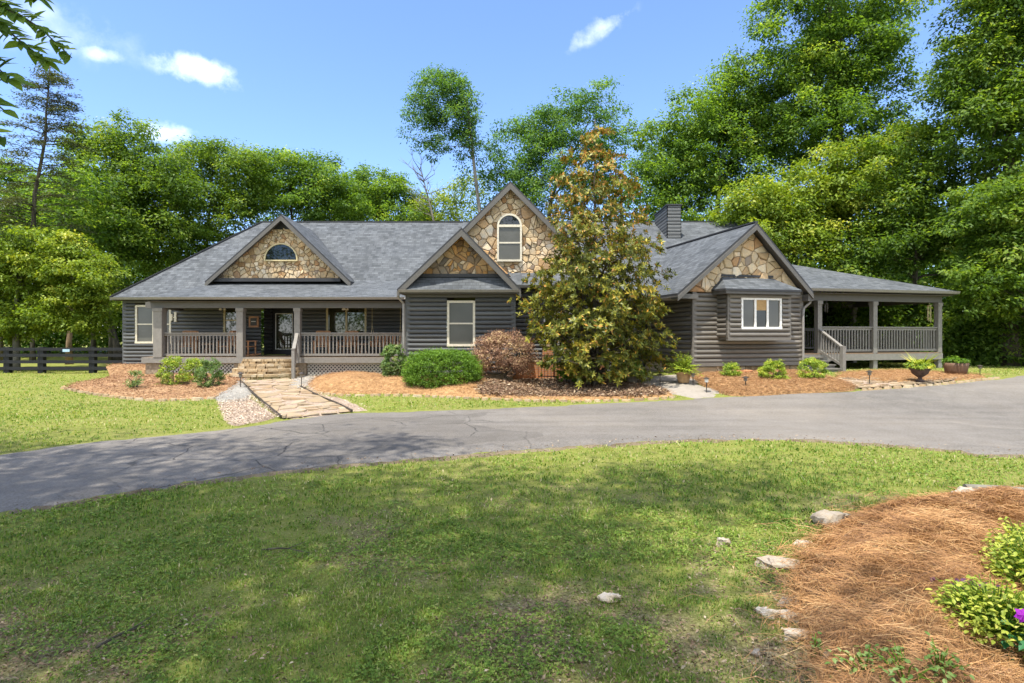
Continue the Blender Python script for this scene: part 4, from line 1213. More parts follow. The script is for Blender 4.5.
def foliage(centres, cr, nl, L, r, flat=.62, jit=.22, sub=9, upw=.75, droop=.25, wr=.5):
    """leaves in sprays round every cluster centre; returns quads and a colour value per leaf"""
    n = len(centres); V = []; Rn = []
    ctr = centres.mean(0)
    for c in centres:
        rr = cr * r.uniform(.65, 1.3); tone = r.normal(0, .17)
        sd = sph(sub, r); sc = c + sd * np.array([1, 1, flat]) * rr * (.35 + .65 * r.random((sub, 1)))
        st = r.normal(0, .09, sub)
        m = int(nl * r.uniform(.7, 1.25))
        k = r.integers(0, sub, m)
        off = r.normal(0, 1, (m, 3)) * np.array([.30, .30, .17]) * rr * .95
        P = sc[k] + off
        out = unit(P - c)
        ax = unit(out * .8 + r.normal(0, .6, (m, 3)) + np.array([0, 0, -droop]))
        nm = unit(np.array([0, 0, upw]) + out * .45 + r.normal(0, .45, (m, 3)))
        V.append(leaf_quads(P, nm, ax, L * r.uniform(.6, 1.3, m), L * wr * r.uniform(.7, 1.25, m)))
        Rn.append(np.clip(.45 + tone + st[k] + r.normal(0, .14, m), 0, 1))
    return np.concatenate(V), np.concatenate(Rn)

def limbs(mb, base, trunk, centres, r, r0, frac=.35, n=6, minr=.012, take=1.0):
    """trunk: list of Vectors from the ground up; a limb to (a share of) the cluster centres"""
    k = len(trunk)
    rad = [max(minr * 2, r0 * (1 - .86 * (i / (k - 1)) ** .9)) for i in range(k)]
    rad[0] *= 1.35
    mb.tube(trunk, rad, 10)
    T = np.array(trunk); zz = T[:, 2]
    nodes = [(Vector(p), q) for p, q in zip(trunk, rad)][max(1, int(k * frac)):]
    order = sorted(range(len(centres)), key=lambda i: np.linalg.norm(centres[i] - T[-1] * .5 - T[len(T) // 2] * .5))
    for i in order:
        if r.random() > take: continue
        c = Vector(centres[i])
        best = None
        for p, q in nodes:
            dd = (c - p).length + 1.2 * max(0, p.z - c.z + .4) 
            if best is None or dd < best[0]: best = (dd, p, q)
        _, p, q = best
        L = (c - p).length
        if L < .15: continue
        mid = p.lerp(c, .5) + Vector((r.normal(0, .07 * L), r.normal(0, .07 * L), .06 * L))
        m2 = p.lerp(c, .8) + Vector((r.normal(0, .05 * L), r.normal(0, .05 * L), .03 * L))
        q0 = min(q * .72, .03 + .022 * L)
        qs = [q0, q0 * .72, q0 * .45, minr]
        mb.tube([p, mid, m2, c], qs, n)
        nodes.append((mid, q0 * .72)); nodes.append((m2, q0 * .5))

def tree(name, label, base, trunk, ell, leaf, L=.22, cr=.95, spacing=1.25, nl=230, r0=.25, bark='bark', group=None, seed=1, cat='tree', take=.7, **kw):
    r = np.random.default_rng(seed)
    root = empty(name, base, 0, label, cat, group)
    cs = shell_centres(ell, spacing, r)
    mb = MB(); limbs(mb, base, [Vector(t) for t in trunk], cs, r, r0, take=take)
    mb.build('trunk', [M[bark]], root, base, True)
    V, Rn = foliage(cs, cr, nl, L, r, **kw)
    quads_object('crown', V, Rn, M[leaf], root, base)
    return root

def pell(px, py, rx, ry, d, dd=0.0, dep=.85):
    """an ellipsoid of foliage, seen at (px, py) and really standing d metres away"""
    c = W(px, py, d + dd); s = (d + dd) / F
    return (c.x, c.y, c.z, rx * s, max(rx, ry) * s * dep, ry * s)

def trunk_line(pts, d, r, k=9):
    """trunk through points of the photo at depth d; the first one is dropped to the ground"""
    P = [W(px, py, d) for px, py in pts]
    P[0].z = tz(P[0].x, P[0].y) - .1
    out = []
    for i in range(k):
        t = i / (k - 1) * (len(P) - 1); a = min(int(t), len(P) - 2)
        q = P[a].lerp(P[a + 1], t - a)
        if 0 < i: q += Vector((r.normal(0, .05), r.normal(0, .05), 0))
        out.append(q)
    return out

def ptree(name, label, d, tr, blobs, leaf, seed, **kw):
    r = np.random.default_rng(seed + 500)
    t = trunk_line(tr, d, r)
    base = (t[0].x, t[0].y, tz(t[0].x, t[0].y))
    ell = [pell(b[0], b[1], b[2], b[3], d, b[4] if len(b) > 4 else 0) for b in blobs]
    return tree(name, label, base, t, ell, leaf, seed=seed, **kw)

GL = 'hardwoods behind the house'
GR = 'tall trees right of the house'
# --- left of the house
ptree('hardwood_tree', 'tall spreading hardwood rising behind the thin conifer and the lime-green lawn tree', 38, [(120, 356), (105, 300), (118, 230), (112, 160)],
      [(112, 178, 44, 44), (70, 225, 60, 55), (150, 215, 55, 55), (95, 150, 24, 26), (128, 142, 22, 24), (160, 180, 34, 34), (120, 262, 70, 40), (40, 250, 50, 50)], 'leaf_mid', 1, r0=.3, group=GL)
ptree('hardwood_tree', 'rounded hardwood behind the left end of the house roof', 42, [(205, 350), (205, 280), (212, 170)],
      [(215, 178, 40, 36), (190, 165, 26, 26), (238, 180, 34, 32), (200, 225, 62, 45), (170, 250, 45, 40)], 'leaf_mid', 2, r0=.28, group=GL)
ptree('hardwood_tree', 'hardwood standing behind the left stone dormer', 46, [(290, 350), (292, 270), (290, 170)],
      [(285, 182, 36, 30), (310, 182, 30, 28), (262, 168, 16, 14), (280, 215, 50, 40), (330, 205, 32, 30)], 'leaf', 3, r0=.26, group=GL, L=.24)
ptree('hardwood_tree', 'low dark hardwood behind the ridge left of the bare snag', 50, [(375, 350), (375, 280), (378, 190)],
      [(375, 192, 34, 22), (352, 205, 34, 24), (402, 204, 26, 22), (380, 225, 60, 26)], 'leaf', 4, r0=.24, group=GL, L=.24)
ptree('hardwood_tree', 'pale loose-crowned tree between the bare snag and the tall gable', 48, [(455, 340), (452, 270), (456, 200)],
      [(455, 205, 22, 20), (435, 214, 20, 18), (470, 196, 16, 18), (450, 235, 36, 22)], 'leaf_lime', 5, r0=.16, group=GL, nl=110, L=.24)
ptree('hardwood_tree', 'broad tree standing behind the tall stone gable and the magnolia top', 44, [(545, 345), (545, 260), (552, 190), (590, 120)],
      [(520, 148, 30, 30), (545, 130, 26, 26), (566, 120, 26, 22), (594, 108, 26, 22), (606, 150, 20, 32), (570, 160, 40, 34), (510, 178, 32, 28), (545, 190, 44, 30), (600, 195, 30, 30)], 'leaf_blue', 6, r0=.3, group=GL, nl=200, spacing=1.35)
# thin leaning tree whose crown hangs to one side
ptree('leaning_tree', 'thin tall tree leaning left over the ridge with foliage on one side only', 42, [(494, 340), (480, 220), (474, 160), (467, 105), (452, 72)],
      [(446, 76, 18, 13), (437, 98, 24, 20), (425, 120, 17, 22), (446, 122, 23, 20), (434, 147, 15, 13), (466, 118, 9, 26), (471, 150, 9, 16), (458, 95, 14, 18)], 'leaf_blue', 7, r0=.2, nl=150, spacing=.95, cr=.75, bark='bark_pale', L=.19)
# --- right of the house
ptree('hardwood_tree', 'large rounded tree rising behind the chimney', 36, [(715, 352), (715, 250), (720, 120)],
      [(700, 118, 36, 34), (745, 100, 36, 38), (735, 84, 26, 20), (665, 158, 36, 36), (715, 165, 52, 48), (765, 160, 42, 50), (650, 190, 26, 26), (700, 205, 52, 32), (770, 100, 30, 26), (740, 150, 60, 50, 3), (690, 165, 50, 45, 3)], 'leaf', 8, r0=.36, group=GR, spacing=1.35, cr=.9, take=.9)
ptree('hardwood_tree', 'tallest tree, with a dark forked trunk, reaching past the top of the photo', 34, [(835, 355), (835, 230), (838, 120), (828, 20), (835, -60)],
      [(790, 30, 36, 40), (800, -20, 45, 36), (850, -10, 50, 45), (855, 50, 46, 44), (815, 72, 32, 30), (872, 75, 26, 40), (862, 110, 40, 32), (810, 112, 34, 26), (898, 8, 30, 20), (850, -70, 60, 40), (780, 70, 24, 20), (835, 130, 50, 26, -1), (838, 60, 40, 40), (800, 130, 34, 26), (880, 150, 40, 30), (845, 60, 45, 50, 3)], 'leaf', 9, spacing=1.4, cr=.85, r0=.55, group=GR, nl=230, take=.9)
ptree('hardwood_tree', 'huge tree filling the upper right corner of the photo', 26, [(1010, 362), (1005, 240), (1010, 120), (1000, -20)],
      [(992, 30, 40, 44), (1030, 60, 60, 60), (978, 92, 28, 38), (1000, 130, 56, 46), (1050, 150, 60, 60), (1000, -40, 70, 50), (1060, -10, 60, 60), (990, 90, 60, 60, 4)], 'leaf_mid', 10, r0=.4, group=GR, L=.2, cr=.8, spacing=1.0, nl=240)
ptree('understorey_tree', 'bright lime understorey tree glowing in front of the tallest trunk', 31, [(850, 358), (850, 280), (848, 180)],
      [(850, 165, 38, 26), (815, 185, 36, 24), (885, 170, 34, 26), (800, 205, 34, 26), (845, 200, 44, 24), (880, 210, 40, 26), (832, 232, 44, 24), (790, 232, 36, 22)], 'leaf_lime', 11, r0=.16, flat=.4, group='understorey trees', spacing=1.05, cr=.85, nl=170, L=.22)
ptree('understorey_tree', 'yellow-green understorey tree just behind the wing ridge', 30, [(765, 355), (765, 300), (762, 220)],
      [(752, 195, 30, 20), (778, 212, 28, 20), (735, 214, 24, 16), (765, 235, 44, 20), (805, 250, 34, 20)], 'leaf_lime', 12, r0=.14, flat=.4, group='understorey trees', spacing=1.0, cr=.8, nl=160, L=.22)
ptree('hardwood_tree', 'mid-height leafy tree behind the right porch roof', 29, [(915, 362), (915, 280), (920, 200)],
      [(920, 165, 42, 34), (950, 190, 42, 36), (905, 205, 42, 32), (935, 235, 50, 32), (890, 245, 42, 28), (960, 250, 40, 34), (925, 138, 24, 22)], 'leaf_mid', 13, r0=.24, group=GR, L=.19, cr=.8, spacing=1.05, nl=230)
ptree('hardwood_tree', 'leafy tree at the right edge beside the porch corner', 24.5, [(1035, 368), (1030, 300), (1020, 210)],
      [(1010, 205, 40, 32), (1035, 235, 46, 36), (985, 225, 30, 28), (1000, 265, 42, 30), (1040, 290, 46, 36), (985, 290, 34, 26), (1060, 200, 50, 40)], 'leaf_mid', 14, r0=.22, group=GR, L=.2, cr=.7, spacing=.9, nl=180, flat=.45)
ptree('understorey_tree', 'dark leafy understorey tree seen through the right porch', 29.5, [(870, 364), (868, 330), (866, 290)],
      [(850, 290, 40, 26), (890, 300, 36, 26), (820, 310, 36, 28), (860, 330, 50, 26), (905, 330, 40, 28)], 'leaf_mid', 15, r0=.13, group='understorey trees', L=.22, cr=.8, spacing=1.0, nl=170)
for i, (px, d, lab) in enumerate(((835, 30.5, 'dark bush under the right porch roof seen behind the wooden steps'), (890, 31.5, 'dark bush seen behind the porch between the two front posts'), (965, 27.5, 'leafy bush right of the porch corner post, left of its neighbour'), (1005, 26.5, 'leafy bush behind the wooden barrel planter by the lawn edge'), (1050, 26, 'leafy bush at the far right where the drive leaves the photo'))):
    s = F / d
    ptree('woodland_bush', lab, d, [(px, 369), (px + 2, 350), (px, 335)], [(px - 14, 345, 24, 20), (px + 14, 340, 26, 24), (px, 318, 30, 18), (px - 4, 358, 34, 12), (px + 10, 300, 20, 14)], 'leaf_mid', 60 + i, r0=.06, group='bushes along the wood edge', L=.2, cr=.6, spacing=.75, nl=120, cat='bush', take=.4)

# bright lawn tree on the left
ptree('lawn_tree', 'lime-green spreading small tree on the left lawn by the black fence', 28.2, [(15, 370), (15, 330), (18, 290), (30, 250)],
      [(40, 250, 40, 24), (75, 275, 36, 24), (20, 285, 44, 26), (60, 305, 44, 20), (88, 292, 22, 18), (5, 320, 40, 16), (80, 322, 26, 12), (-30, 270, 50, 40), (-20, 320, 40, 20), (40, 325, 30, 12)], 'leaf_lime', 16, r0=.17, bark='bark_pale', L=.17, cr=.55, spacing=.62, nl=150, flat=.5, droop=.6)

# thin sparse conifer
def conifer():
    r = np.random.default_rng(33); d = 29
    t = trunk_line([(14, 372), (20, 290), (34, 210), (46, 130), (50, 66)], d, r, 12)
    base = (t[0].x, t[0].y, tz(t[0].x, t[0].y))
    root = empty('conifer', base, 0, 'thin sparse conifer with drooping feathery branches at the left edge', 'tree')
    mb = MB(); k = len(t)
    mb.tube(t, [.17 * (1 - .88 * i / (k - 1)) for i in range(k)], 9)
    VV = []; RR = []
    ztop = t[-1].z
    for i in range(165):
        f = r.uniform(.36, 1.0); q = f * (k - 1); a = min(int(q), k - 2); p = t[a].lerp(t[a + 1], q - a)
        ang = r.uniform(0, 2 * math.pi); L = (1.0 - f) ** .6 * 2.6 + .5; L *= r.uniform(.6, 1.15)
        dirv = Vector((math.cos(ang), math.sin(ang), r.uniform(-.1, .3)))
        e = p + dirv * L + Vector((0, 0, -.12 * L)); md = p.lerp(e, .5) + Vector((0, 0, .08 * L))
        mb.tube([p, md, e], [.02, .013, .004], 5)
        n = int(75 * L)
        s = r.random(n) ** .7; s = .25 + .75 * s
        P = np.array([tuple(p.lerp(md, x * 2) if x < .5 else md.lerp(e, x * 2 - 1)) for x in s]) + r.normal(0, 1, (n, 3)) * np.array([.17, .17, .05])
        ax = unit(np.array(tuple(dirv))[None] * .6 + r.normal(0, .7, (n, 3)) * np.array([1, 1, .35]))
        VV.append(leaf_quads(P, unit(np.array([0, 0, 1.0]) + r.normal(0, .4, (n, 3))), ax, r.uniform(.09, .2, n), r.uniform(.035, .06, n), .02)); RR.append(np.clip(r.normal(.5, .2, n), 0, 1))
    mb.build('trunk', [M['bark']], root, base, True)
    quads_object('crown', np.concatenate(VV), np.concatenate(RR), M['needle'], root, base)
conifer()

# bare snag
def snag():
    r = np.random.default_rng(8); d = 45
    t = trunk_line([(446, 345), (440, 240), (428, 200), (420, 168)], d, r, 9)
    base = (t[0].x, t[0].y, tz(t[0].x, t[0].y)); root = empty('bare_snag', base, 0, 'bare dead tree with thin pale branches above the ridge', 'tree')
    mb = MB(); mb.tube(t, [.15 * (1 - .85 * i / 8) for i in range(9)], 8)
    for i in range(26):
        f = r.uniform(.5, 1.0) * 8; a = min(int(f), 7); p = t[a].lerp(t[a + 1], f - a)
        e = p + Vector((r.uniform(-2.0, 1.6), r.uniform(-1, 1), r.uniform(.3, 2.0))); m = p.lerp(e, .5) + Vector((r.normal(0, .15), 0, -.1))
        mb.tube([p, m, e], [.035, .022, .006], 5)
        for j in range(3):
            e2 = m.lerp(e, r.random()) + Vector((r.uniform(-.6, .6), r.uniform(-.4, .4), r.uniform(.1, .7))); mb.tube([m.lerp(e, .3), e2], [.014, .004], 4)
    mb.build('trunk', [M['bark_pale']], root, base, True)
snag()

# woodland trunks beyond the fence, each its own
def wood_trunks():
    r = np.random.default_rng(90)
    spec = [(69, 34, 'bark_tan', .17, 'sunlit tan pine trunk beyond the black fence'), (34, 38, 'bark', .15, 'dark trunk beyond the fence just left of the sunlit tan trunk'), (94, 44, 'bark', .18, 'dark trunk beyond the fence just right of the sunlit tan trunk'), (110, 37, 'bark', .12, 'dark thin trunk beyond the fence nearest the house corner'), (48, 52, 'bark', .2, 'far dark trunk deep in the wood behind the lawn tree'), (2, 40, 'bark', .16, 'dark trunk beyond the fence at the left edge of the photo')]
    for i, (px, d, bk, rad, lab) in enumerate(spec):
        x = (px - CX) / F * d; z = tz(x, d); h = r.uniform(9, 12)
        root = empty('woodland_tree', (x, d, z), 0, lab, 'tree', 'trunks beyond the black fence')
        lean = r.uniform(-.5, .5)
        t = [Vector((x + lean * (k / 7) ** 1.5 + r.normal(0, .04), d + r.normal(0, .05), z - .1 + h * k / 7)) for k in range(8)]
        top = t[-1]
        ell = [(top.x + r.uniform(-1.2, 1.2), top.y + r.uniform(-1, 1), top.z + r.uniform(-2.5, 1), r.uniform(1.4, 2.2), r.uniform(1.4, 2.2), r.uniform(1, 1.6)) for _ in range(4)]
        cs = shell_centres(ell, 1.3, r); mb = MB(); limbs(mb, None, t, cs, r, rad, frac=.6, take=.6)
        mb.build('trunk', [M[bk]], root, (x, d, z), True)
        V, Rn = foliage(cs, .9, 120, .26, r); quads_object('crown', V, Rn, M['leaf'], root, (x, d, z))
wood_trunks()

# the wood behind everything: one mass
def woodland():
    r = np.random.default_rng(123); cs = []
    for a in np.linspace(-1.02, 1.02, 150):
        for rr in (r.uniform(52, 58), r.uniform(58, 66)):
            x, y = rr * math.sin(a) * 1.15, rr * math.cos(a * .9)
            if y < 24: continue
            top = 6.5 + 3.5 * vnoise(np.array([a * 20]), np.array([rr * .1]), 2.0, 5)[0] + (4 if x > 8 else 0)
            base = tz(x, y)
            for k in range(9):
                cs.append((x + r.normal(0, 1.5), y + r.normal(0, 1.5), base + .5 + (top) * r.random() ** .8))
    for k in range(260):       # nearer understorey on the right
        x = r.uniform(7, 40); y = 37 + r.uniform(0, 9) - max(0, x - 14) * .42; cs.append((x, y, tz(x, y) + r.uniform(.2, 7.5)))
    for k in range(170):       # understorey left
        x = r.uniform(-62, -15); y = 47 + r.uniform(0, 8); cs.append((x, y, tz(x, y) + r.uniform(2.4, 7.5) * (1 if r.random() < .75 else .35)))
    for k in range(900):       # the wood that faces the house from across the lawn
        x = r.uniform(-48, 48); y = -20 - r.uniform(0, 8) - .004 * x * x; cs.append((x, y, tz(x, y) + 22 * r.random() ** .9))
    V, Rn = foliage(np.array(cs), 1.6, 95, .42, r, flat=.7)
    return tag(quads_object('woodland', V, np.clip(Rn - .1, 0, 1), M['leaf']), kind='stuff')
woodland()

# --- magnolia in front of the house --------------------------------------------------------------
def magnolia():
    r = np.random.default_rng(55); d = 18.9
    b = gp(592, 388); d = b.y; s = d / F
    base = (b.x, b.y, b.z)
    root = empty('magnolia', base, 0, 'large olive and rust coloured magnolia in front of the middle of the house', 'tree')
    prof = [(386, 40, 608), (375, 60, 606), (360, 69, 605), (340, 75, 603), (320, 79, 595), (300, 77, 593), (280, 76, 596), (262, 72, 600), (245, 69, 600), (230, 63, 596), (210, 56, 595), (190, 48, 593), (170, 40, 594), (150, 28, 593), (135, 18, 592), (121, 8, 590)]
    cand = []
    for i in range(5000):
        py = r.uniform(124, 384); w = np.interp(py, [q[0] for q in prof[::-1]], [q[1] for q in prof[::-1]]) * s
        ang = r.uniform(0, 2 * math.pi); lump = .84 + .18 * math.sin(3 * ang + py * .045) * math.sin(py * .083 + ang) + .12 * math.sin(py * .21 + 2 * ang)
        rr = max(0, w * lump * .97 - .16) * r.uniform(.15, 1.0) ** .5
        cxp = np.interp(py, [q[0] for q in prof[::-1]], [q[2] for q in prof[::-1]])
        q = np.array([(cxp - CX) * s + rr * math.cos(ang), d + rr * math.sin(ang) * .92, CAMZ + (HZ - py) * s])
        if q[2] > b.z + .35: cand.append(q)
    clumps = []
    for q in cand:
        if clumps and np.min(np.linalg.norm(np.array(clumps) - q, axis=1)) < .50: continue
        clumps.append(q)
    cs = []; ctone = []
    for q in clumps:
        tn = r.normal(0, .10); top = np.clip((q[2] - 3.2) / 5, 0, 1)
        for k in range(int(r.uniform(9, 17) * (1 - .25 * top))):
            v = q + r.normal(0, 1, 3) * np.array([.20, .20, .12]) * (1 - .3 * top)
            if v[2] > b.z + .25: cs.append(v); ctone.append(tn)
    cs = np.array(cs)
    mb = MB()
    for k in range(4):
        a = k * 1.6 + .4; bx, by = b.x + .12 * math.cos(a), b.y + .12 * math.sin(a); hh = (9.6, 6.5, 5.5, 4.6)[k]
        t = [Vector((bx + math.cos(a) * (.0 if k == 0 else .9) * (i / 8) ** 1.2 + r.normal(0, .02), by + math.sin(a) * (.0 if k == 0 else .9) * (i / 8) ** 1.2, b.z - .05 + hh * .93 * i / 8)) for i in range(9)]
        sub = cs[[i for i in range(len(cs)) if i % 4 == k]]
        limbs(mb, base, t, sub[::6][:170], r, .085 if k == 0 else .06, frac=.08, n=5, minr=.006)
    mb.build('trunk', [M['bark']], root, base, True)
    VV = []; RR = []; axis0 = np.array([b.x, b.y, 0])
    for p, tone0 in zip(cs, ctone):
        out = p - axis0; out[2] = 0; out = out / (np.linalg.norm(out) + 1e-6) + np.array([0, 0, .45]) + r.normal(0, .5, 3); out /= np.linalg.norm(out)
        e1 = np.cross(out, [0.3, .2, 1]); e1 /= np.linalg.norm(e1); e2 = np.cross(out, e1)
        rust = .05 + .27 * np.clip((p[2] - 4.0) / 4.5, 0, 1)
        tone = tone0 + r.normal(0, .05)
        for whorl, (cnt, sp) in enumerate(((6, .95), (4, .55))):
            a = r.uniform(0, 6.28) + np.arange(cnt) * 2 * math.pi / cnt + r.normal(0, .2, cnt)
            ax = out[None] * (1 - sp * .75) + (np.cos(a)[:, None] * e1 + np.sin(a)[:, None] * e2) * sp + r.normal(0, .12, (cnt, 3))
            nm = out[None] * .9 - (np.cos(a)[:, None] * e1 + np.sin(a)[:, None] * e2) * .35 + r.normal(0, .2, (cnt, 3))
            VV.append(leaf_quads(np.repeat(p[None] - out * .05 * (1 - whorl), cnt, 0), nm, ax, r.uniform(.10, .19, cnt), r.uniform(.045, .07, cnt), .15))
            isr = r.random(cnt) < rust
            RR.append(np.where(isr, r.uniform(.72, 1, cnt), np.clip(.36 + tone + r.normal(0, .14, cnt), 0, .7)))
    quads_object('crown', np.concatenate(VV), np.concatenate(RR), M['magnolia_leaf'], root, base)
magnolia()

# --- shrubs --------------------------------------------------------------------------------------
def shrub(name, label, px0, px1, ytop, ybase, leaf, seed, group=None, L=.05, n=3500, flat_top=False, cat='shrub', dz=0.0, depth=.9, stems=True, wr=.5, zbase=None):
    r = np.random.default_rng(seed); b = gp((px0 + px1) / 2, ybase); s = b.y / F
    w = (px1 - px0) / 2 * s; h = (ybase - ytop) * s
    base = Vector((b.x, b.y + w * .35 * depth, b.z + dz)); root = empty(name, base, 0, label, cat, group)
    k = max(30, int(n / 40)); d = sph(k, r); d[:, 2] = np.where(d[:, 2] < -.75, -d[:, 2], d[:, 2])
    p = 3.2 if flat_top else 2.0
    nrm_ = (np.abs(d) ** p).sum(1, keepdims=True) ** (1 / p); d = d / nrm_
    rad = r.uniform(.55, 1.0, (k, 1)) ** .4 * (1 if flat_top else r.uniform(.82, 1.1, (k, 1)))
    c = np.array(tuple(base)) + d * rad * np.array([w * .92, w * depth * .92, h * .60]) + np.array([0, 0, h * .52])
    V, Rn = foliage(c, max(.09, w * .15), int(n * 1.6 / k), L, r, flat=.8, sub=5, wr=wr, upw=.5)
    quads_object('foliage', V, Rn, M[leaf], root, base)
    if stems:
        mb = MB()
        for i in range(9):
            a = r.uniform(0, 6.28); e = base + Vector((math.cos(a) * w * .6, math.sin(a) * w * .6 * depth, h * r.uniform(.45, .75)))
            mb.tube([base + Vector((math.cos(a) * .06, math.sin(a) * .06, -.05)), base.lerp(e, .5) + Vector((0, 0, .06)), e], [.018, .013, .006], 5)
        mb.build('stem', [M['bark']], root, base)
    return root
shrub('low_shrub', 'yellow-green rounded shrub in the left bed, left of its bluish neighbours', 154, 186, 361, 388, 'shrub', 1, 'shrubs in the left bed', n=3800, dz=.0)
shrub('low_shrub', 'yellowish shrub in the left bed between the lone rounded one and the gravel-side one', 181, 205, 362, 385, 'shrub', 2, 'shrubs in the left bed', n=2800, dz=.05)
shrub('low_shrub', 'grey-green shrub in the left bed next to the white gravel', 192, 222, 363, 389, 'cool_shrub', 3, 'shrubs in the left bed', n=3800, dz=.0)
shrub('flower_plant', 'small thin weedy plant at the left of the left mulch bed', 124, 142, 376, 391, 'cool_shrub', 4, n=420, L=.06, cat='plant', dz=.08)
shrub('hydrangea_bush', 'upright bush with pale flower heads between porch rail and clipped hedge', 379, 406, 350, 384, 'cool_shrub', 5, n=5200, L=.07, dz=.1)
shrub('clipped_hedge', 'bright green clipped hedge under the left gable window', 402, 481, 358, 391, 'boxwood', 6, None, .05, 34000, True, 'hedge', .05, .55, False)
shrub('maroon_maple', 'dusty maroon mounded dwarf maple between the hedge and the magnolia', 469, 540, 345, 386, 'maroon', 7, None, .055, 13000, False, 'shrub', .3, .8)
shrub('low_shrub', 'small round shrub in the wing bed nearest the terracotta pot', 721, 743, 366, 382, 'shrub', 8, 'shrubs in the wing bed', n=2600, dz=.0)
shrub('low_shrub', 'round shrub in the wing bed under the bay window', 761, 790, 363, 385, 'shrub', 9, 'shrubs in the wing bed', n=4000, dz=.0)
shrub('low_shrub', 'round shrub in the wing bed at the foot of the wooden steps', 799, 829, 362, 384, 'shrub', 10, 'shrubs in the wing bed', n=4000, dz=.0)
shrub('dark_shrub', 'dark blue-green shrub against the log wall right of the left gable', 516, 552, 326, 368, 'deep_leaf', 11, n=5000, L=.08, dz=.5)
shrub('evergreen_shrub', 'green shrub growing by the iron fence under the magnolia', 556, 580, 362, 386, 'boxwood', 12, n=3000, L=.06, dz=.1)

# --- pots -----------------------------------------------------------------------------------------
def planter(name, label, px, ybase, h_px, w_px, prof, pot, leaf, ptop, pw, seed, kind='bush', n=1600, L=.10, group=None):
    r = np.random.default_rng(seed); b = gp(px, ybase); s = b.y / F; b = b + Vector((0, 0, .06))
    root = empty(name, b, 0, label, 'planter', group)
    h = h_px * s; w = w_px * s / 2
    m = MB(); m.lathe([(x * w, z * h) for x, z in prof], 24)
    m.build('pot', [M[pot]], root, (0, 0, 0), True)
    m = MB(); m.lathe([(.02, h * .9), (w * .8, h * .9), (w * .8, h * .93), (.02, h * .93)], 16); m.build('soil', [M['mulch_dark']], root)
    H = ptop * s; PW = pw * s / 2
    if kind == 'bush':
        c = sph(70, r); c[:, 2] = np.abs(c[:, 2]); c = c * np.array([PW * .85, PW * .85, H * .9]) * r.uniform(.4, 1, (70, 1)) + np.array([0, 0, h * 1.08])
        V, Rn = foliage(c, PW * .16, n // 45, L * .8, r, flat=.6, sub=4)
    elif kind == 'fern':
        V = []; Rn = []
        for i in range(90):
            a = r.uniform(0, 6.28); el = r.uniform(.2, 1.35); Lf = r.uniform(.6, 1.1)
            t = np.linspace(.08, 1, 16); o = np.stack([np.cos(a) * np.cos(el) * PW * 1.3 * t * Lf, np.sin(a) * np.cos(el) * PW * 1.3 * t * Lf, h * .95 + H * (np.sin(el) * 1.4 * t - .55 * t ** 2 * np.cos(el)) * Lf], 1)
            for sgn in (1, -1):
                ax = np.stack([-np.sin(a) * sgn + np.cos(a) * .5 + 0 * t, np.cos(a) * sgn + np.sin(a) * .5 + 0 * t, -.2 + 0 * t], 1)
                V.append(leaf_quads(o, np.tile([0, 0, 1.0], (16, 1)) + r.normal(0, .25, (16, 3)), ax, L * (1.1 - .7 * t), L * .35 * np.ones(16), .05)); Rn.append(np.clip(r.normal(.55, .16, 16), 0, 1))
        V = np.concatenate(V); Rn = np.concatenate(Rn)
    quads_object('plant', V, Rn, M[leaf], root)
    return root, h, PW, H
planter('potted_fern', 'tan clay pot with a lime fern beside the wing corner', 683.5, 384.5, 11, 16, [(.62, 0), (.66, .05), (.92, .85), (1.0, .86), (1.0, 1.0), (.86, 1.0), (.84, .9)], 'tan_pot', 'shrub', 16, 30, 3, 'fern', L=.12)
planter('potted_bush', 'weathered grey pot with a green bush at the foot of the magnolia', 631.5, 384.5, 10, 13, [(.7, 0), (.75, .05), (.95, .9), (1.0, .9), (1.0, 1.0), (.84, 1.0)], 'grey_pot', 'boxwood', 14, 30, 4, 'bush', 2400, .10)
root, h, PW, H = planter('urn_planter', 'rusty iron urn with yellow-green spiky plant on the flagstone path', 920, 384, 14, 18, [(.42, 0), (.44, .1), (.22, .2), (.18, .32), (.40, .42), (.78, .62), (.88, .82), (1.05, .92), (1.05, 1.0), (.86, 1.0)], 'iron_urn', 'shrub', 7, 28, 5, 'bush', 1500, .10)
r = np.random.default_rng(6); V = []; Rn = []
for i in range(40):
    a = r.uniform(0, 6.28); el = r.uniform(.6, 1.45); Ls = r.uniform(.45, .85); ax = np.array([[math.cos(a) * math.cos(el), math.sin(a) * math.cos(el), math.sin(el)]])
    V.append(leaf_quads(np.array([[0, 0, h]]), np.array([[-ax[0, 1], ax[0, 0], .2]]), ax, [Ls], [.022], .02)); Rn.append(r.uniform(.5, 1))
quads_object('spike', np.concatenate(V), Rn, M['shrub'], root)
planter('barrel_planter', 'dark wooden half-barrel planter with a low green mound beside the porch corner', 956, 375.5, 11, 21, [(.82, 0), (.9, .3), (.97, .7), (1.0, 1.0), (.9, 1.0), (.88, .9)], 'barrel', 'boxwood', 6, 25, 7, 'bush', 2200, .08)
b = gp(746, 379); m = MB(); m.lathe([(.10, 0), (.26, .05), (.32, .16), (.30, .17), (.22, .07), (.05, .06)], 20); o = m.build('clay_bowl', [M['terracotta']], None, (0, 0, 0), True); o.location = b + Vector((.1, .5, .1)); tag(o, 'empty terracotta bowl lying in the wing bed against the foundation', 'bowl')

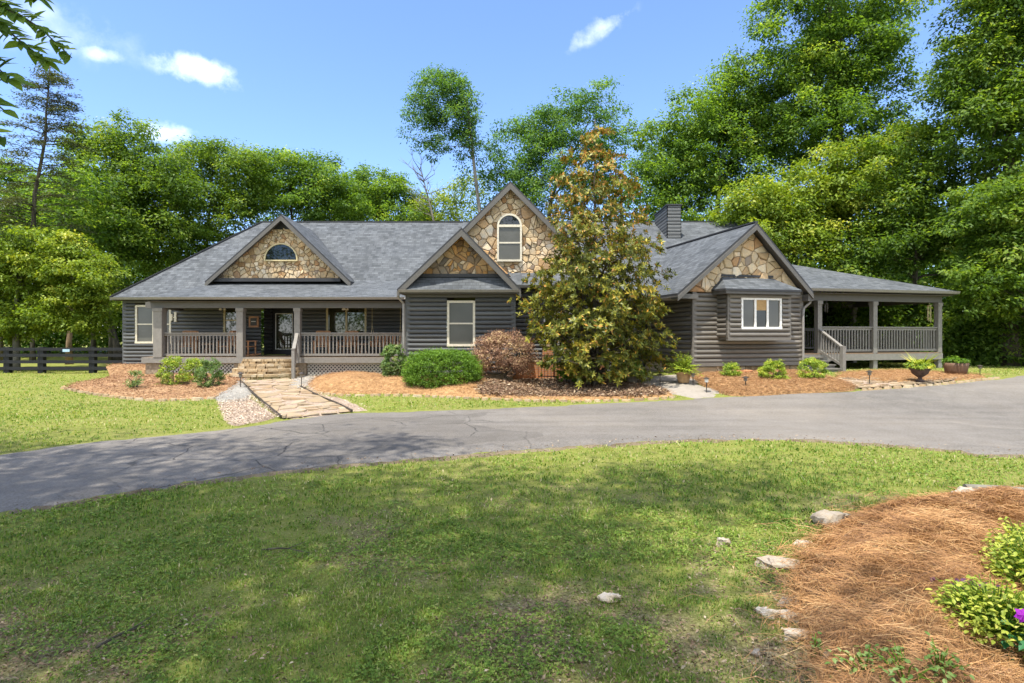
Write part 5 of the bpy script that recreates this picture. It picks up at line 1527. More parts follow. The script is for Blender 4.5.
# --- path lights -----------------------------------------------------------------------------------
def path_light(px, py, h, lab, rust=False):
    p = gp(px, py); root = empty('path_light', p + Vector((0, 0, .03)), 0, lab, 'path light', 'path lights')
    m = MB(); m.tube([(0, 0, -.05), (0, 0, h * .8)], .014, 6); m.build('stake', [M['bronze']], root)
    m = MB(); m.lathe([(.02, h * .72), (.05, h * .72), (.055, h * .95), (.02, h * .95)], 12); m.build('lantern', [M['white' if rust else 'grey_pot']], root)
    m = MB(); m.lathe([(.10, h * .95), (.105, h * .965), (.03, h * 1.06), (.008, h * 1.08)], 14); m.build('lamp_cap', [M['bronze']], root)
path_light(240.5, 389, .50, 'path light at the left edge of the stone walk')
path_light(301.5, 389, .50, 'path light at the right edge of the stone walk by the straw bed')
path_light(660, 386.5, .36, 'path light on the concrete path between the grey pot and the tan pot')
path_light(693, 386, .36, 'path light just right of the tan fern pot')
path_light(706.5, 393.5, .42, 'leaning path light at the drive edge before the wing bed', True)
path_light(745.5, 391.5, .40, 'path light at the front of the wing bed between two round shrubs')
path_light(869.5, 385.5, .42, 'path light on the flagstones left of the urn')
path_light(980, 377, .36, 'path light at the far right end of the flagstone path')

# --- fence -----------------------------------------------------------------------------------------
def fence():
    d = 26.2; x0 = -36; xs = [(px - CX) / F * d for px in (8, 42, 93, 126)]
    xs = [xs[0] - 2.3 * k for k in range(6, 0, -1)] + xs
    root = empty('board_fence', (xs[0], d, tz(xs[0], d)), 0, 'black four-board fence running from the left edge to the house corner', 'fence')
    org = tuple(root.location)
    for x in xs:
        m = MB(); z = tz(x, d); w = .13 if abs(x - xs[-1]) > .1 else .08
        m.box(x - w, x + w, d - .1, d + .1, z - .1, z + 1.2); m.build('fence_post', [M['fence']], root, org)
    z = tz(xs[0], d)
    for k, h in enumerate((.22, .52, .82, 1.10)):
        m = MB()
        for a, b in zip(xs[:-1], xs[1:]): m.box(a + .004, b - .004, d - .14, d - .103, z + h - .07, z + h + .07)
        m.build('fence_board', [M['fence']], root, org)
    p = W(66, 350.5, d - .16); m = MB(); m.box(p.x - .16, p.x + .16, p.y, p.y + .012, p.z - .06, p.z + .06)
    o = m.build('fence_plate', [plain('pale_blue_paint', (.35, .5, .6))]); tag(o, 'small pale blue plate fixed to the top board of the black fence', 'sign')
fence()

# --- iron fence and brick wall behind the magnolia ---------------------------------------------------
def iron_fence():
    y = 20.6; x0, x1 = .95, 4.3; z = tz(1, y) + .12
    root = empty('iron_fence', (x0, y, z), 0, 'low black iron picket fence under the magnolia', 'fence'); m = MB(); n = int((x1 - x0) / .115)
    for i in range(n + 1):
        x = x0 + (x1 - x0) * i / n; m.box(x - .009, x + .009, y - .009, y + .009, z - .05, z + .95 + (.05 if i % 2 else 0))
    m.build('pickets', [M['black']], root, (x0, y, z))
    for h in (.12, .86):
        m = MB(); m.box(x0, x1, y - .03, y - .012, z + h, z + h + .035); m.build('fence_rail', [M['black']], root, (x0, y, z))
    root = empty('brick_wall', (.6, 21.6, z), 0, 'low orange brick courtyard wall with a taller pier behind the iron fence', 'wall')
    m = MB(); m.box(-.35, 1.15, 21.5, 21.7, z - .2, z + .62); m.build('wall', [M['brick']], root, (.6, 21.6, z))
    m = MB(); m.box(1.15, 1.55, 21.42, 21.78, z - .2, z + 1.2); m.build('pier', [M['brick']], root, (.6, 21.6, z))
    m = MB(); m.box(1.10, 1.60, 21.38, 21.82, z + 1.2, z + 1.26); m.box(-.35, 1.12, 21.47, 21.73, z + .62, z + .67); m.build('coping', [M['step_stone']], root, (.6, 21.6, z))
    m = MB(); m.box(1.55, 3.6, 21.55, 21.65, z - .2, z + .55)
    o = m.build('brick_wall', [M['brick']]); tag(o, 'long low orange brick wall glimpsed through the magnolia foliage', 'wall')
iron_fence()

# --- stone borders of the beds ------------------------------------------------------------------------
def rock_mesh(r, rx, ry, rz, rough=.26, sub=3, mat='rock', name='rock'):
    bm = bmesh.new(); bmesh.ops.create_icosphere(bm, subdivisions=sub, radius=1)
    ph = r.uniform(0, 6, 9)
    for v in bm.verts:
        c = v.co.copy(); k = 1 + rough * (math.sin(2.1 * c.x + ph[0]) * math.sin(2.7 * c.y + ph[1]) + .6 * math.sin(4.3 * c.z + 3 * c.x + ph[2]) + .3 * math.sin(7 * c.y + ph[3]))
        c = c * k; c += Vector((.07 * math.sin(9 * c.y + ph[5]), .07 * math.sin(8 * c.x + ph[6]), .05 * math.sin(11 * c.x + 6 * c.y + ph[7]))); st = .34 if c.x + .5 * c.y > .25 else .58; c.z = max(-.4, min(st + .06 * math.sin(5 * c.x + ph[4]) * math.sin(6 * c.y + ph[8]), c.z))
        v.co = Vector((c.x * rx, c.y * ry, c.z * rz * 1.5))
    me = bpy.data.meshes.new(name); bm.to_mesh(me); bm.free(); me.materials.append(M[mat])
    a = me.attributes.new('rnd', 'FLOAT', 'FACE'); a.data.foreach_set('value', [float(r.random())] * len(me.polygons))
    return me
r = np.random.default_rng(17)
for (px, py, rx, ry, rz, rot, lab) in (
    (830, 524, .16, .10, .10, .2, 'white-topped edging rock highest on the straw bed border in the shade line'),
    (779, 566, .20, .13, .05, .1, 'flat grey rock bedded in the grass left of the pine straw'),
    (769, 616, .10, .06, .05, -.2, 'small pale rock left of the pair at the straw bed corner'),
    (796, 621, .16, .06, .05, -.45, 'long slanting pale rock of the group at the straw bed corner'),
    (797, 638, .14, .07, .06, .1, 'flat pale rock lowest of the group at the straw bed corner'),
    (792, 605, .13, .07, .04, .2, 'rock half buried in pine straw above the pale group'),
    (756, 655, .06, .04, .03, .9, 'small lone pale chip in the grass left of the straw bed corner'),
    (835, 663, .13, .08, .09, .6, 'brown rock leaning in the straw near the bottom edge'),
    (724, 545, .07, .05, .05, .3, 'small white stone alone in the lawn left of the straw bed'),
    (609, 600, .09, .06, .04, .3, 'flat grey stone in the middle of the lawn'),
    (802, 545, .08, .05, .03, .1, 'half hidden flat rock between the white-topped and the grey one')):
    p = gp(px, py); s = p.y / 5.2
    o = bpy.data.objects.new('rock', rock_mesh(r, rx * s, ry * s, rz * s)); C.objects.link(o); o.location = p + Vector((0, 0, rz * s * .35)); o.rotation_euler = (0, 0, rot)
    tag(o, lab, 'rock', 'rocks round the straw island')
# far end of the island: a log and a rock
p = gp(968, 505); o = bpy.data.objects.new('rock', rock_mesh(r, .16, .12, .13)); C.objects.link(o); o.location = p + Vector((0, 0, .08)); tag(o, 'pale rock at the far edge of the straw bed beside the weathered board', 'rock', 'rocks round the straw island')
a, b = gp(965, 497), gp(1040, 502); m = MB(); m.tube([a + Vector((0, 0, .1)), a.lerp(b, .5) + Vector((0, .02, .11)), b + Vector((0, 0, .1))], [.06, .055, .05], 8); tag(m.build('weathered_log', [M['bark_pale']]), 'weathered pale log edging the far side of the straw bed', 'log')

def border(pts, name, lab, seed, w=.10, h=.03):
    r = np.random.default_rng(seed); L = [Vector((x, y, 0)) for x, y in dens(catmull(pts, 6), .02, False)]
    m = MB(); i = 0
    while i < len(L) - 8:
        n = int(r.uniform(9, 22)); j = min(i + n, len(L) - 1); a, b = L[i], L[j]
        d = (b - a); nn = Vector((-d.y, d.x, 0)).normalized(); k = 7; poly = []
        mid = (a + b) / 2
        for q in range(k):
            t = 2 * math.pi * q / k; poly.append((mid.x + d.x * .5 * math.cos(t) * r.uniform(.85, 1.0) + nn.x * w * math.sin(t) * r.uniform(.7, 1.1), mid.y + d.y * .5 * math.cos(t) * r.uniform(.85, 1) + nn.y * w * math.sin(t) * r.uniform(.7, 1.1)))
        if area(poly) < 0: poly = poly[::-1]
        z = tz(mid.x, mid.y); m.prism(poly, z - .03, z + h * r.uniform(.7, 1.4) + .03, 0, None, float(r.random()), .8)
        i = j + 1
    return tag(m.build(name, [M['step_stone']]), lab, 'stone edging', 'stone borders of the beds')
border(G((62, 388.5), (95, 395), (150, 401), (218, 399)), 'stone_border', 'row of flat stones edging the left mulch bed along the lawn', 1)
border(G((312, 392), (340, 396), (400, 396), (480, 399.5), (560, 402), (640, 400.5), (676, 397.5)), 'stone_border', 'row of flat stones edging the middle bed above the strip of grass', 2)
border(G((862, 391), (900, 388), (940, 385), (985, 380), (1000, 378)), 'stone_border', 'row of flat stones edging the flagstone path along the drive', 3)
# ------------------------------------------------------------------ porch furniture
def rocker(slat='brown_wood'):
    root = empty('rocking_chair', (0, 0, 0))
    m = MB(); m.box(-.27, .27, -.26, .24, .40, .44); m.build('seat', [M[slat]], root)
    m = MB()
    for i in range(6): x = -.21 + i * .084; m.bar((x, .24, .50), (x, .44, 1.05), .055, .018, 0, None, (0, 1, 0))
    m.bar((-.27, .45, 1.06), (.27, .45, 1.06), .03, .10); m.bar((-.26, .25, .50), (.26, .25, .50), .03, .06); m.build('backrest', [M[slat]], root)
    for s in (-1, 1):
        m = MB(); m.bar((s * .30, -.24, .08), (s * .30, -.24, .64), .05, .05, 0, None, (0, 1, 0)); m.build('leg', [M[slat]], root)
        m = MB(); m.bar((s * .30, .22, .08), (s * .29, .46, 1.08), .05, .05, 0, None, (0, 1, 0)); m.build('leg', [M[slat]], root)
        m = MB(); m.box(s * .30 - .05, s * .30 + .05, -.30, .36, .64, .67); m.build('arm', [M[slat]], root)
        m = MB(); m.tube([(s * .30, -.48, .10), (s * .30, -.2, .035), (s * .30, .15, .03), (s * .30, .60, .13)], .026, 6); m.build('rocker_rail', [M[slat]], root)
    return root
def furniture():
    proto = rocker()
    lab = {0: 'brown wooden rocking chair behind the left porch rail, nearer the corner post', 1: 'brown wooden rocking chair behind the left porch rail, nearer the entry post', 2: 'brown wooden rocking chair seen side-on in the entry opening', 3: 'brown wooden rocking chair behind the long rail just right of the stairs', 4: 'brown wooden rocking chair behind the long rail beside the small table'}
    for i, (px, y, rz) in enumerate(((188, 25.0, .3), (228, 25.1, -.25), (246.5, 24.6, 1.5), (322, 25.0, .2), (347, 25.1, -.2))):
        o = proto if i == 0 else copy_tree(proto)
        o.location = ((px - CX) / F * y, y, 1.081); o.rotation_euler = (0, 0, rz); tag(o, lab[i], 'rocking chair', 'rocking chairs on the front porch')
    for px, lab in ((208, 'small round wooden side table between the two left rocking chairs'), (363, 'small round wooden side table between rocking chair and porch swing')):
        y = 25.0; root = empty('side_table', ((px - CX) / F * y, y, 1.08), 0, lab, 'table', 'porch side tables')
        m = MB(); m.lathe([(.02, .5), (.26, .5), (.26, .54), (.02, .54)], 18); m.build('table_top', [M['wicker']], root)
        for k in range(3):
            a = k * 2.1; m = MB(); m.bar((.06 * math.cos(a), .06 * math.sin(a), .5), (.2 * math.cos(a), .2 * math.sin(a), .0), .035, .035); m.build('leg', [M['wicker']], root)
    # porch swing
    y = 24.9; x = (386 - CX) / F * y
    root = empty('porch_swing', (x, y, 1.08), 0, 'brown slatted porch swing hanging at the right end of the front porch', 'porch swing')
    m = MB()
    for i in range(5): m.box(-.6, .6, -.25 + i * .105, -.16 + i * .105, .42, .445)
    m.build('seat', [M['brown_wood']], root)
    m = MB()
    for i in range(11): m.bar((-.55 + i * .11, .27, .46), (-.55 + i * .11, .40, .95), .06, .018, 0, None, (0, 1, 0))
    m.bar((-.62, .40, .96), (.62, .40, .96), .03, .08); m.build('backrest', [M['brown_wood']], root)
    for s in (-1, 1):
        m = MB(); m.box(s * .6 - .04, s * .6 + .04, -.25, .35, .62, .65); m.bar((s * .6, -.22, .42), (s * .6, -.22, .63), .04, .04, 0, None, (0, 1, 0)); m.build('arm', [M['brown_wood']], root)
        m = MB(); m.tube([(s * .62, -.22, .65), (s * .62, .05, 1.35), (s * .62, .05, 2.29)], .012, 6); m.tube([(s * .62, .38, .95), (s * .62, .05, 1.35)], .012, 6); m.build('chain', [M['tan']], root)
    # things on the porch wall
    m = MB(); x = (254 - CX) / F * 25.9; m.box(x - .22, x + .22, 25.86, 25.93, 2.35, 2.85); f = m.build('wall_frame', [M['brown_wood']]); tag(f, 'square brown framed wall decoration left of the front door', 'wall decoration')
    m = MB(); m.box(x - .14, x + .14, 25.845, 25.862, 2.43, 2.77); m.build('face', [M['bronze']], f)
    m = MB(); m.box(x - .10, x + .10, 25.835, 25.85, 2.60, 2.63); m.build('bar', [M['white']], f)
    m = MB(); x = (174 - CX) / F * 25.9; m.box(x - .16, x - .06, 25.86, 25.93, 2.65, 2.95); m.box(x + .02, x + .13, 25.86, 25.93, 2.6, 3.05); m.box(x - .06, x + .02, 25.88, 25.92, 2.78, 2.82); tag(m.build('wall_bracket', [M['cream']]), 'pale two-piece bracket on the dark porch wall by the corner post', 'wall decoration')
    m = MB(); x = (271 - CX) / F * 26; 
    # ceiling fans
    def fan(x, y, zc, lab, drop=.22, lights=True, col='trim'):
        root = empty('ceiling_fan', (x, y, zc), 0, lab, 'ceiling fan', 'porch ceiling fans')
        m = MB(); m.lathe([(.07, 0), (.075, -.03), (.015, -.05), (.015, -drop), (.10, -drop - .02), (.11, -drop - .09), (.05, -drop - .13)], 16); m.build('motor', [M[col]], root)
        for k in range(5):
            a = k * 2 * math.pi / 5 + .3; c, s_ = math.cos(a), math.sin(a)
            m = MB(); m.add([(c * .12 - s_ * .03, s_ * .12 + c * .03, -drop - .06), (c * .12 + s_ * .03, s_ * .12 - c * .03, -drop - .06), (c * .62 + s_ * .07, s_ * .62 - c * .07, -drop - .075), (c * .62 - s_ * .07, s_ * .62 + c * .07, -drop - .045),
                               (c * .12 - s_ * .03, s_ * .12 + c * .03, -drop - .07), (c * .12 + s_ * .03, s_ * .12 - c * .03, -drop - .07), (c * .62 + s_ * .07, s_ * .62 - c * .07, -drop - .085), (c * .62 - s_ * .07, s_ * .62 + c * .07, -drop - .055)],
                              [(0, 1, 2, 3), (7, 6, 5, 4), (0, 4, 5, 1), (1, 5, 6, 2), (2, 6, 7, 3), (3, 7, 4, 0)]); m.build('blade', [M[col]], root)
        if lights:
            for k in range(3):
                a = k * 2.1 + .6; m = MB(); m.lathe([(.02, 0), (.035, -.02), (.06, -.10), (.05, -.11)], 12, 0, None, (math.cos(a) * .11, math.sin(a) * .11, -drop - .12)); m.build('lamp_shade', [M['white']], root)
    fan((222 - CX) / F * 24.6, 24.6, 3.365, 'ceiling fan with white glass shades over the left porch seats', .06)
    fan((345 - CX) / F * 24.6, 24.6, 3.365, 'tan ceiling fan over the middle of the long porch rail', .06, True, 'tan')
    p = MW @ Vector((4.6, 3.4, 0)); fan(p.x, p.y, 3.66, 'ceiling fan under the right-hand porch roof', .05, False)
    # hanging things on the right porch
    def chime(u, v, z, h, lab, col):
        p = MW @ Vector((u, v, z)); root = empty('wind_chime', p, 0, lab, 'wind chime', 'wind chimes on the right porch')
        m = MB(); m.tube([(0, 0, 0), (0, 0, -.12)], .006, 5); m.lathe([(.02, -.12), (.08, -.13), (.08, -.15), (.02, -.155)], 12); m.build('crown_plate', [M[col]], root)
        for k in range(5):
            a = k * 1.257; m = MB(); m.tube([(.06 * math.cos(a), .06 * math.sin(a), -.15), (.06 * math.cos(a), .06 * math.sin(a), -h * (.75 + .06 * k))], .014, 6); m.build('tube', [M[col]], root)
    chime(9.75, 1.75, 3.38, .85, 'pale wind chime hanging beside the porch corner post', 'tan')
    chime(4.42, 1.62, 3.38, .5, 'small wind chime hanging by the post at the head of the wooden steps', 'bronze')
furniture()
# flood light and camera under the left eave
p = W(406, 295.5, 21.6); m = MB(); m.lathe([(.03, 0), (.05, -.05), (.08, -.12), (.07, -.13)], 12); o = m.build('flood_light', [M['white']]); o.location = p; tag(o, 'small white flood light under the eave beside the left downspout', 'light')

# ------------------------------------------------------------------ trees round the camera, which shade the lawn
def shade_tree(label, base, top, ell, seed, r0=.3, **kw):
    r = np.random.default_rng(seed); b = Vector((base[0], base[1], tz(*base)))
    t = [b.lerp(Vector(top), k / 8) + Vector((r.normal(0, .06), r.normal(0, .06), 0)) for k in range(9)]; t[0] = b - Vector((0, 0, .1))
    return tree('shade_tree', label, b, t, ell, 'leaf_mid', seed=seed, r0=r0, L=.21, cr=1.35, spacing=1.45, nl=165, take=.35, sub=16, group='trees around the near lawn', **kw)
shade_tree('tall tree left of the near lawn, its leafy branch hanging into the top left corner', (-7.5, .6), (-9.5, .5, 19),
           [(-9.2, -.5, 18, 3.2, 2.8, 2.0), (-12.4, 1.8, 18, 3.2, 2.8, 2.0), (-14.8, 4.2, 17, 3.0, 2.6, 2.0), (-8.0, 2.2, 17.5, 2.4, 2.0, 1.8), (-10.5, 4.6, 17.5, 2.4, 1.6, 1.4), (-7.0, 5.0, 18, 2.0, 1.0, 1.0), (-11, 1.5, 17, 2.4, 2.0, 1.2)], 201)
shade_tree('tall tree behind the camera shading the middle of the lawn', (-2.0, -5.0), (-4.5, -.5, 19),
           [(-4.4, -.4, 18, 2.5, 2.4, 1.6), (-2.3, 2.4, 18.5, 1.9, .9, 1.1), (-5.6, 2.6, 18, 2.4, 1.2, 1.5), (-2.5, -1.6, 17, 1.7, 1.4, 1.3), (-5.5, -3, 17, 2.5, 2.0, 1.6), (-.6, 2.5, 18.4, 1.2, .6, .9), (.3, 2.2, 18.6, .7, .4, .6), (-3.6, 1.0, 17.5, 1.8, 1.6, 1.0), (-6.8, .8, 17.6, 2.2, 1.8, 1.2)], 202)



# the leafy branch in the top left corner
def near_branch():
    r = np.random.default_rng(301); VV = []; RR = []; m = MB()
    def twig(pts, nleaf):
        P = [W(px, py, d) for px, py, d in pts]
        m.tube(P, [.012 - .008 * i / (len(P) - 1) for i in range(len(P))], 6)
        for i in range(nleaf):
            t = (i + .5) / nleaf * (len(P) - 1); a = min(int(t), len(P) - 2); q = P[a].lerp(P[a + 1], t - a); dv = (P[a + 1] - P[a]).normalized()
            for s in (-1, 1):
                ax = np.array(tuple(dv)) * .75 + np.array([0, r.normal(0, .5), s * .7 - .35]) + r.normal(0, .2, 3)
                L = r.uniform(.10, .155)
                v8, k8 = leaf_blades(np.array([tuple(q)]), np.array([[r.normal(0, .5), -.7, .8]]), ax[None], [L], [L * .42], .08); VV.append(v8); RR.extend([float(np.clip(r.normal(.5, .22), 0, 1))] * k8)
    for pts, n in (([(-60, -40, 4.2), (0, 2, 4.4), (40, 28, 4.5), (72, 58, 4.6)], 30), ([(-50, 10, 4.0), (-5, 20, 4.2), (25, 45, 4.3), (48, 62, 4.3)], 26), ([(-60, 30, 3.6), (-15, 55, 3.7), (10, 80, 3.8)], 20), ([(-60, 80, 3.6), (-20, 90, 3.7), (6, 112, 3.8)], 9), ([(-60, 120, 3.5), (-25, 115, 3.6), (4, 140, 3.7)], 9), ([(-40, -50, 4.2), (10, -20, 4.4), (40, -2, 4.6)], 24), ([(-60, -10, 3.9), (-10, 0, 4), (22, 18, 4)], 24)):
        twig(pts, n)
    t = bpy.data.objects['shade_tree']
    for q in (W(-60, -40, 4.2), W(-50, 10, 4.0), W(-60, 30, 3.6), W(-60, 80, 3.6), W(-60, 120, 3.5), W(-40, -50, 4.2), W(-60, -10, 3.9)):
        m.tube([Vector((-5.9, 1.9, 6.5)), Vector((-5.2, 3.0, 6.0)), q], [.05, .03, .012], 6)
    m.build('branch', [M['bark']], t, t.location)
    V = np.concatenate(VV)
    quads_object('branch_leaves', V, RR, M['leaf_mid'], t, t.location)
near_branch()

# ------------------------------------------------------------------ grass, litter, pine straw
DRV = np.array(DRIVE)
def lawn_ok(x, y):
    ok = ~inside(DRIVE, x, y) & (edge_dist(DRIVE, x, y) > .06)
    for b in BEDS: ok &= ~inside(b, x, y)
    return ok
def blades(n, ymin, ymax, xr, seed, hmul, name):
    r = np.random.default_rng(seed)
    # nearer strips get more, thinner blades
    u = r.random(n); y = 1 / (1 / ymin + u * (1 / ymax - 1 / ymin)); x = (r.random(n) * 2 - 1) * (xr * y + 1.5)
    dr = dryness(x, y)
    tuft = vnoise(x, y, .14, 71) * .6 + vnoise(x, y, .4, 72) * .4
    keep = lawn_ok(x, y) & (r.random(n) > dr * .9) & (r.random(n) < .25 + 1.3 * np.clip(tuft - .25, 0, 1))
    x, y, dr, tuft = x[keep], y[keep], dr[keep], tuft[keep]; n = len(x)
    z = terr(x, y)
    k = np.clip(y / 4.5, .8, 3.2)
    h = (.016 + .034 * r.random(n) ** 1.5) * (.6 + .9 * tuft) * hmul * np.clip(k, .8, 1.5) * (1 - .4 * dr)
    w = (.0035 + .004 * r.random(n)) * k
    broad = r.random(n) < .30
    w = np.where(broad, w * 2.6, w); h = np.where(broad, h * .65, h)
    a = r.uniform(0, 6.283, n); lean = r.uniform(.15, .95, n)
    dx, dy = np.cos(a), np.sin(a); sx, sy = -dy, dx
    B = np.stack([x, y, z - .004], 1); mid = B + np.stack([dx * lean * h * .35, dy * lean * h * .35, h * .62], 1); tip = B + np.stack([dx * lean * h * 1.1, dy * lean * h * 1.1, h * np.where(lean > .7, .8, 1.0)], 1)
    side = np.stack([sx * w, sy * w, 0 * w], 1)
    V = np.stack([B, mid + side * .5, tip, mid - side * .5], 1)
    pn = vnoise(x, y, 1.1, 73)
    rnd = np.clip(.42 + (pn - .5) * .35 + r.normal(0, .2, n) + dr * .35 * r.random(n) + np.where(r.random(n) < .07, .4, 0) - np.where(broad, .1, 0) + .12 * S((y - 7) / 5), 0, 1)
    o = quads_object(name, V, rnd, M['blade']); return tag(o, kind='stuff')
blades(760000, 2.0, 13.5, 1.4, 1, 1.0, 'grass')
blades(170000, 13.5, 30, 1.2, 2, 1.0, 'grass')

def clover(n, seed):
    r = np.random.default_rng(seed); y = 1 / (1 / 2.6 + r.random(n) * (1 / 10.5 - 1 / 2.6)); x = (r.random(n) * 2 - 1) * (y * .95 + .6)
    pr = np.clip((vnoise(x, y, .75, 91) - .55) * 3 + (vnoise(x, y, .17, 92) - .5) * 1.2, 0.0, .9); keep = lawn_ok(x, y) & (r.random(n) < pr); x, y = x[keep], y[keep]; n = len(x)
    a0 = r.uniform(0, 6.28, n); z = terr(x, y) + r.uniform(.010, .038, n); VV = []; RR = []; tone = np.clip(r.normal(.42, .2, n), 0, .8)
    for k in range(3):
        a = a0 + k * 2.094; ax = np.stack([np.cos(a), np.sin(a), r.normal(.1, .2, n)], 1)
        VV.append(leaf_quads(np.stack([x, y, z], 1), np.array([0, 0, 1.0]) + r.normal(0, .35, (n, 3)), ax, r.uniform(.010, .022, n) * np.clip(y / 4.5, .9, 1.6), r.uniform(.009, .017, n) * np.clip(y / 4.5, .9, 1.6), .05)); RR.append(tone)
    tag(quads_object('clover', np.concatenate(VV), np.concatenate(RR), M['blade']), kind='stuff')
clover(110000, 51)

def litter(n, seed):
    r = np.random.default_rng(seed); y = 1 / (1 / 2.7 + r.random(n) * (1 / 9.0 - 1 / 2.7)); x = (r.random(n) * 2 - 1) * (y * .95 + .5)
    pr = np.clip(dryness(x, y) * 1.3 + .05, 0, 1); keep = lawn_ok(x, y) & (r.random(n) < pr); x, y = x[keep], y[keep]; n = len(x)
    P = np.stack([x, y, terr(x, y) + r.uniform(.004, .03, n)], 1); a = r.uniform(0, 6.28, n)
    V = leaf_quads(P, np.array([0, 0, 1.0]) + r.normal(0, .45, (n, 3)), np.stack([np.cos(a), np.sin(a), r.normal(0, .2, n)], 1), r.uniform(.014, .042, n), r.uniform(.006, .018, n), .3)
    tag(quads_object('leaf_litter', V, np.clip(r.normal(.5, .25, n), 0, 1), M['dead_leaf']), kind='stuff')
litter(34000, 5)

def straw(n, seed):
    r = np.random.default_rng(seed); P = np.array(ISLAND); x = r.uniform(P[:, 0].min() - .3, P[:, 0].max(), n); y = r.uniform(P[:, 1].min() - .1, P[:, 1].max(), n)
    ed = edge_dist(ISLAND, x, y); ins = inside(ISLAND, x, y)
    ok = ins | (r.random(n) < .5 * np.exp(-ed / .10)); x, y, ed, ins = x[ok], y[ok], ed[ok], ins[ok]; n = len(x)
    z = terr(x, y) + .03 + np.where(ins, isl_z(x, y), 0) + r.uniform(0, .035, n)
    a = r.uniform(0, math.pi * 2, n) + .0; a = np.where(r.random(n) < .45, vnoise(x, y, .35, 81) * 9 + r.normal(0, .35, n), a)
    L = r.uniform(.10, .24, n); el = r.normal(.06, .20, n); cv = r.normal(0, .12, n) * L
    d = np.stack([np.cos(a) * np.cos(el), np.sin(a) * np.cos(el), np.sin(el)], 1); s = np.stack([-np.sin(a), np.cos(a), 0 * a], 1)
    B = np.stack([x, y, z], 1) - d * L[:, None] * .5; E = B + d * L[:, None]; mid = (B + E) / 2 + s * cv[:, None] + np.array([0, 0, 1.0]) * (.02 + .1 * r.random(n))[:, None] * L[:, None]
    w = r.uniform(.0018, .0034, n)[:, None] * np.clip(y / 4.5, .8, 1.6)[:, None]
    wv = s * w * .5 + np.array([0, 0, 1.0]) * w * .3
    q1 = np.stack([B - wv, B + wv, mid + wv, mid - wv], 1); q2 = np.stack([mid - wv, mid + wv, E + wv * .4, E - wv * .4], 1)
    rn = np.clip(.5 + .3 * (vnoise(x, y, .5, 82) - .5) + r.normal(0, .2, n), 0, 1)
    tag(quads_object('pine_straw', np.concatenate([q1, q2]), np.concatenate([rn, rn]), M['island_needle']), kind='stuff')
straw(100000, 9)

# bark chips and straw lying on the beds
def chips(name, bed, n, seed, mat, zf, L=(.04, .12), w=(.010, .026), tilt=.35):
    r = np.random.default_rng(seed); P = np.array(bed); x = r.uniform(P[:, 0].min(), P[:, 0].max(), n); y = r.uniform(P[:, 1].min(), P[:, 1].max(), n)
    ok = inside(bed, x, y); x, y = x[ok], y[ok]; n = len(x); a = r.uniform(0, 6.28, n)
    Q = np.stack([x, y, terr(x, y) + zf(x, y) + r.uniform(.0, .03, n)], 1)
    V = leaf_quads(Q, np.array([0, 0, 1.0]) + r.normal(0, tilt, (n, 3)), np.stack([np.cos(a), np.sin(a), r.normal(0, tilt * .4, n)], 1), r.uniform(*L, n), r.uniform(*w, n), .06)
    tag(quads_object(name, V, np.clip(r.normal(.45, .25, n), 0, 1), M[mat]), kind='stuff')
M['chip'] = leaf_mat('bark_chips', [(0.0, (0.068, 0.032, 0.019)), (0.5, (0.270, 0.135, 0.068)), (0.85, (0.459, 0.270, 0.149)), (1.0, (0.648, 0.486, 0.324))], .05, .7, .2, (1, .9, .7))
chips('mulch_chips', LEFT_BED, 26000, 1, 'chip', lambda x, y: .05 + bankz(x, y) + 0.10 * vnoise(x, y, .6, 3) * S(edge_dist(LEFT_BED, x, y) / .4))
chips('straw_mulch', MID_BED, 60000, 2, 'straw_needle', lambda x, y: .05 + mid_m(x, y), (.07, .17), (.005, .012), .22)
chips('straw_mulch', STRAW_R, 40000, 3, 'straw_needle', lambda x, y: .05 + 0.12 * S(edge_dist(STRAW_R, x, y) / .7) + .05 * vnoise(x, y, .35, 8), (.07, .17), (.005, .012), .22)
chips('straw_mulch', STRAW_P, 20000, 4, 'straw_needle', lambda x, y: .05 + .05 * vnoise(x, y, .35, 8), (.07, .17), (.005, .012), .22)
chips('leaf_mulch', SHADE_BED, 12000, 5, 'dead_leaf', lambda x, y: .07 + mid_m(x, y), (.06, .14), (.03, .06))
M['pebble'] = stone_mat('gravel_pebbles', [(0.0, (0.175, 0.138, 0.106)), (0.4, (0.400, 0.325, 0.263)), (0.8, (0.575, 0.500, 0.425)), (1.0, (0.725, 0.675, 0.613))])
M['white_pebble'] = stone_mat('white_pebbles', [(0.0, (0.187, 0.174, 0.148)), (0.4, (0.391, 0.365, 0.320)), (1.0, (0.595, 0.564, 0.499))])
for bed, mat, n in ((PEA_L, 'pebble', 12000), (PEA_R, 'pebble', 12000), (WHITE_L, 'white_pebble', 7000), (WHITE_R, 'white_pebble', 7000)):
    chips('loose_gravel', bed, n, n + len(bed), mat, lambda x, y: .05 + 0 * x, (.02, .05), (.015, .035))

# leaves and grit along the edge of the asphalt
ne = [np.array(q) for q in dens(catmull(near_edge[1:-2], 6), .2, False)]
VERGE = [tuple(q + np.array((0, .45))) for q in ne] + [tuple(q - np.array((0, .25))) for q in ne[::-1]]
chips('edge_litter', VERGE, 5200, 77, 'dead_leaf', lambda x, y: .035 + 0 * x, (.02, .06), (.01, .03))

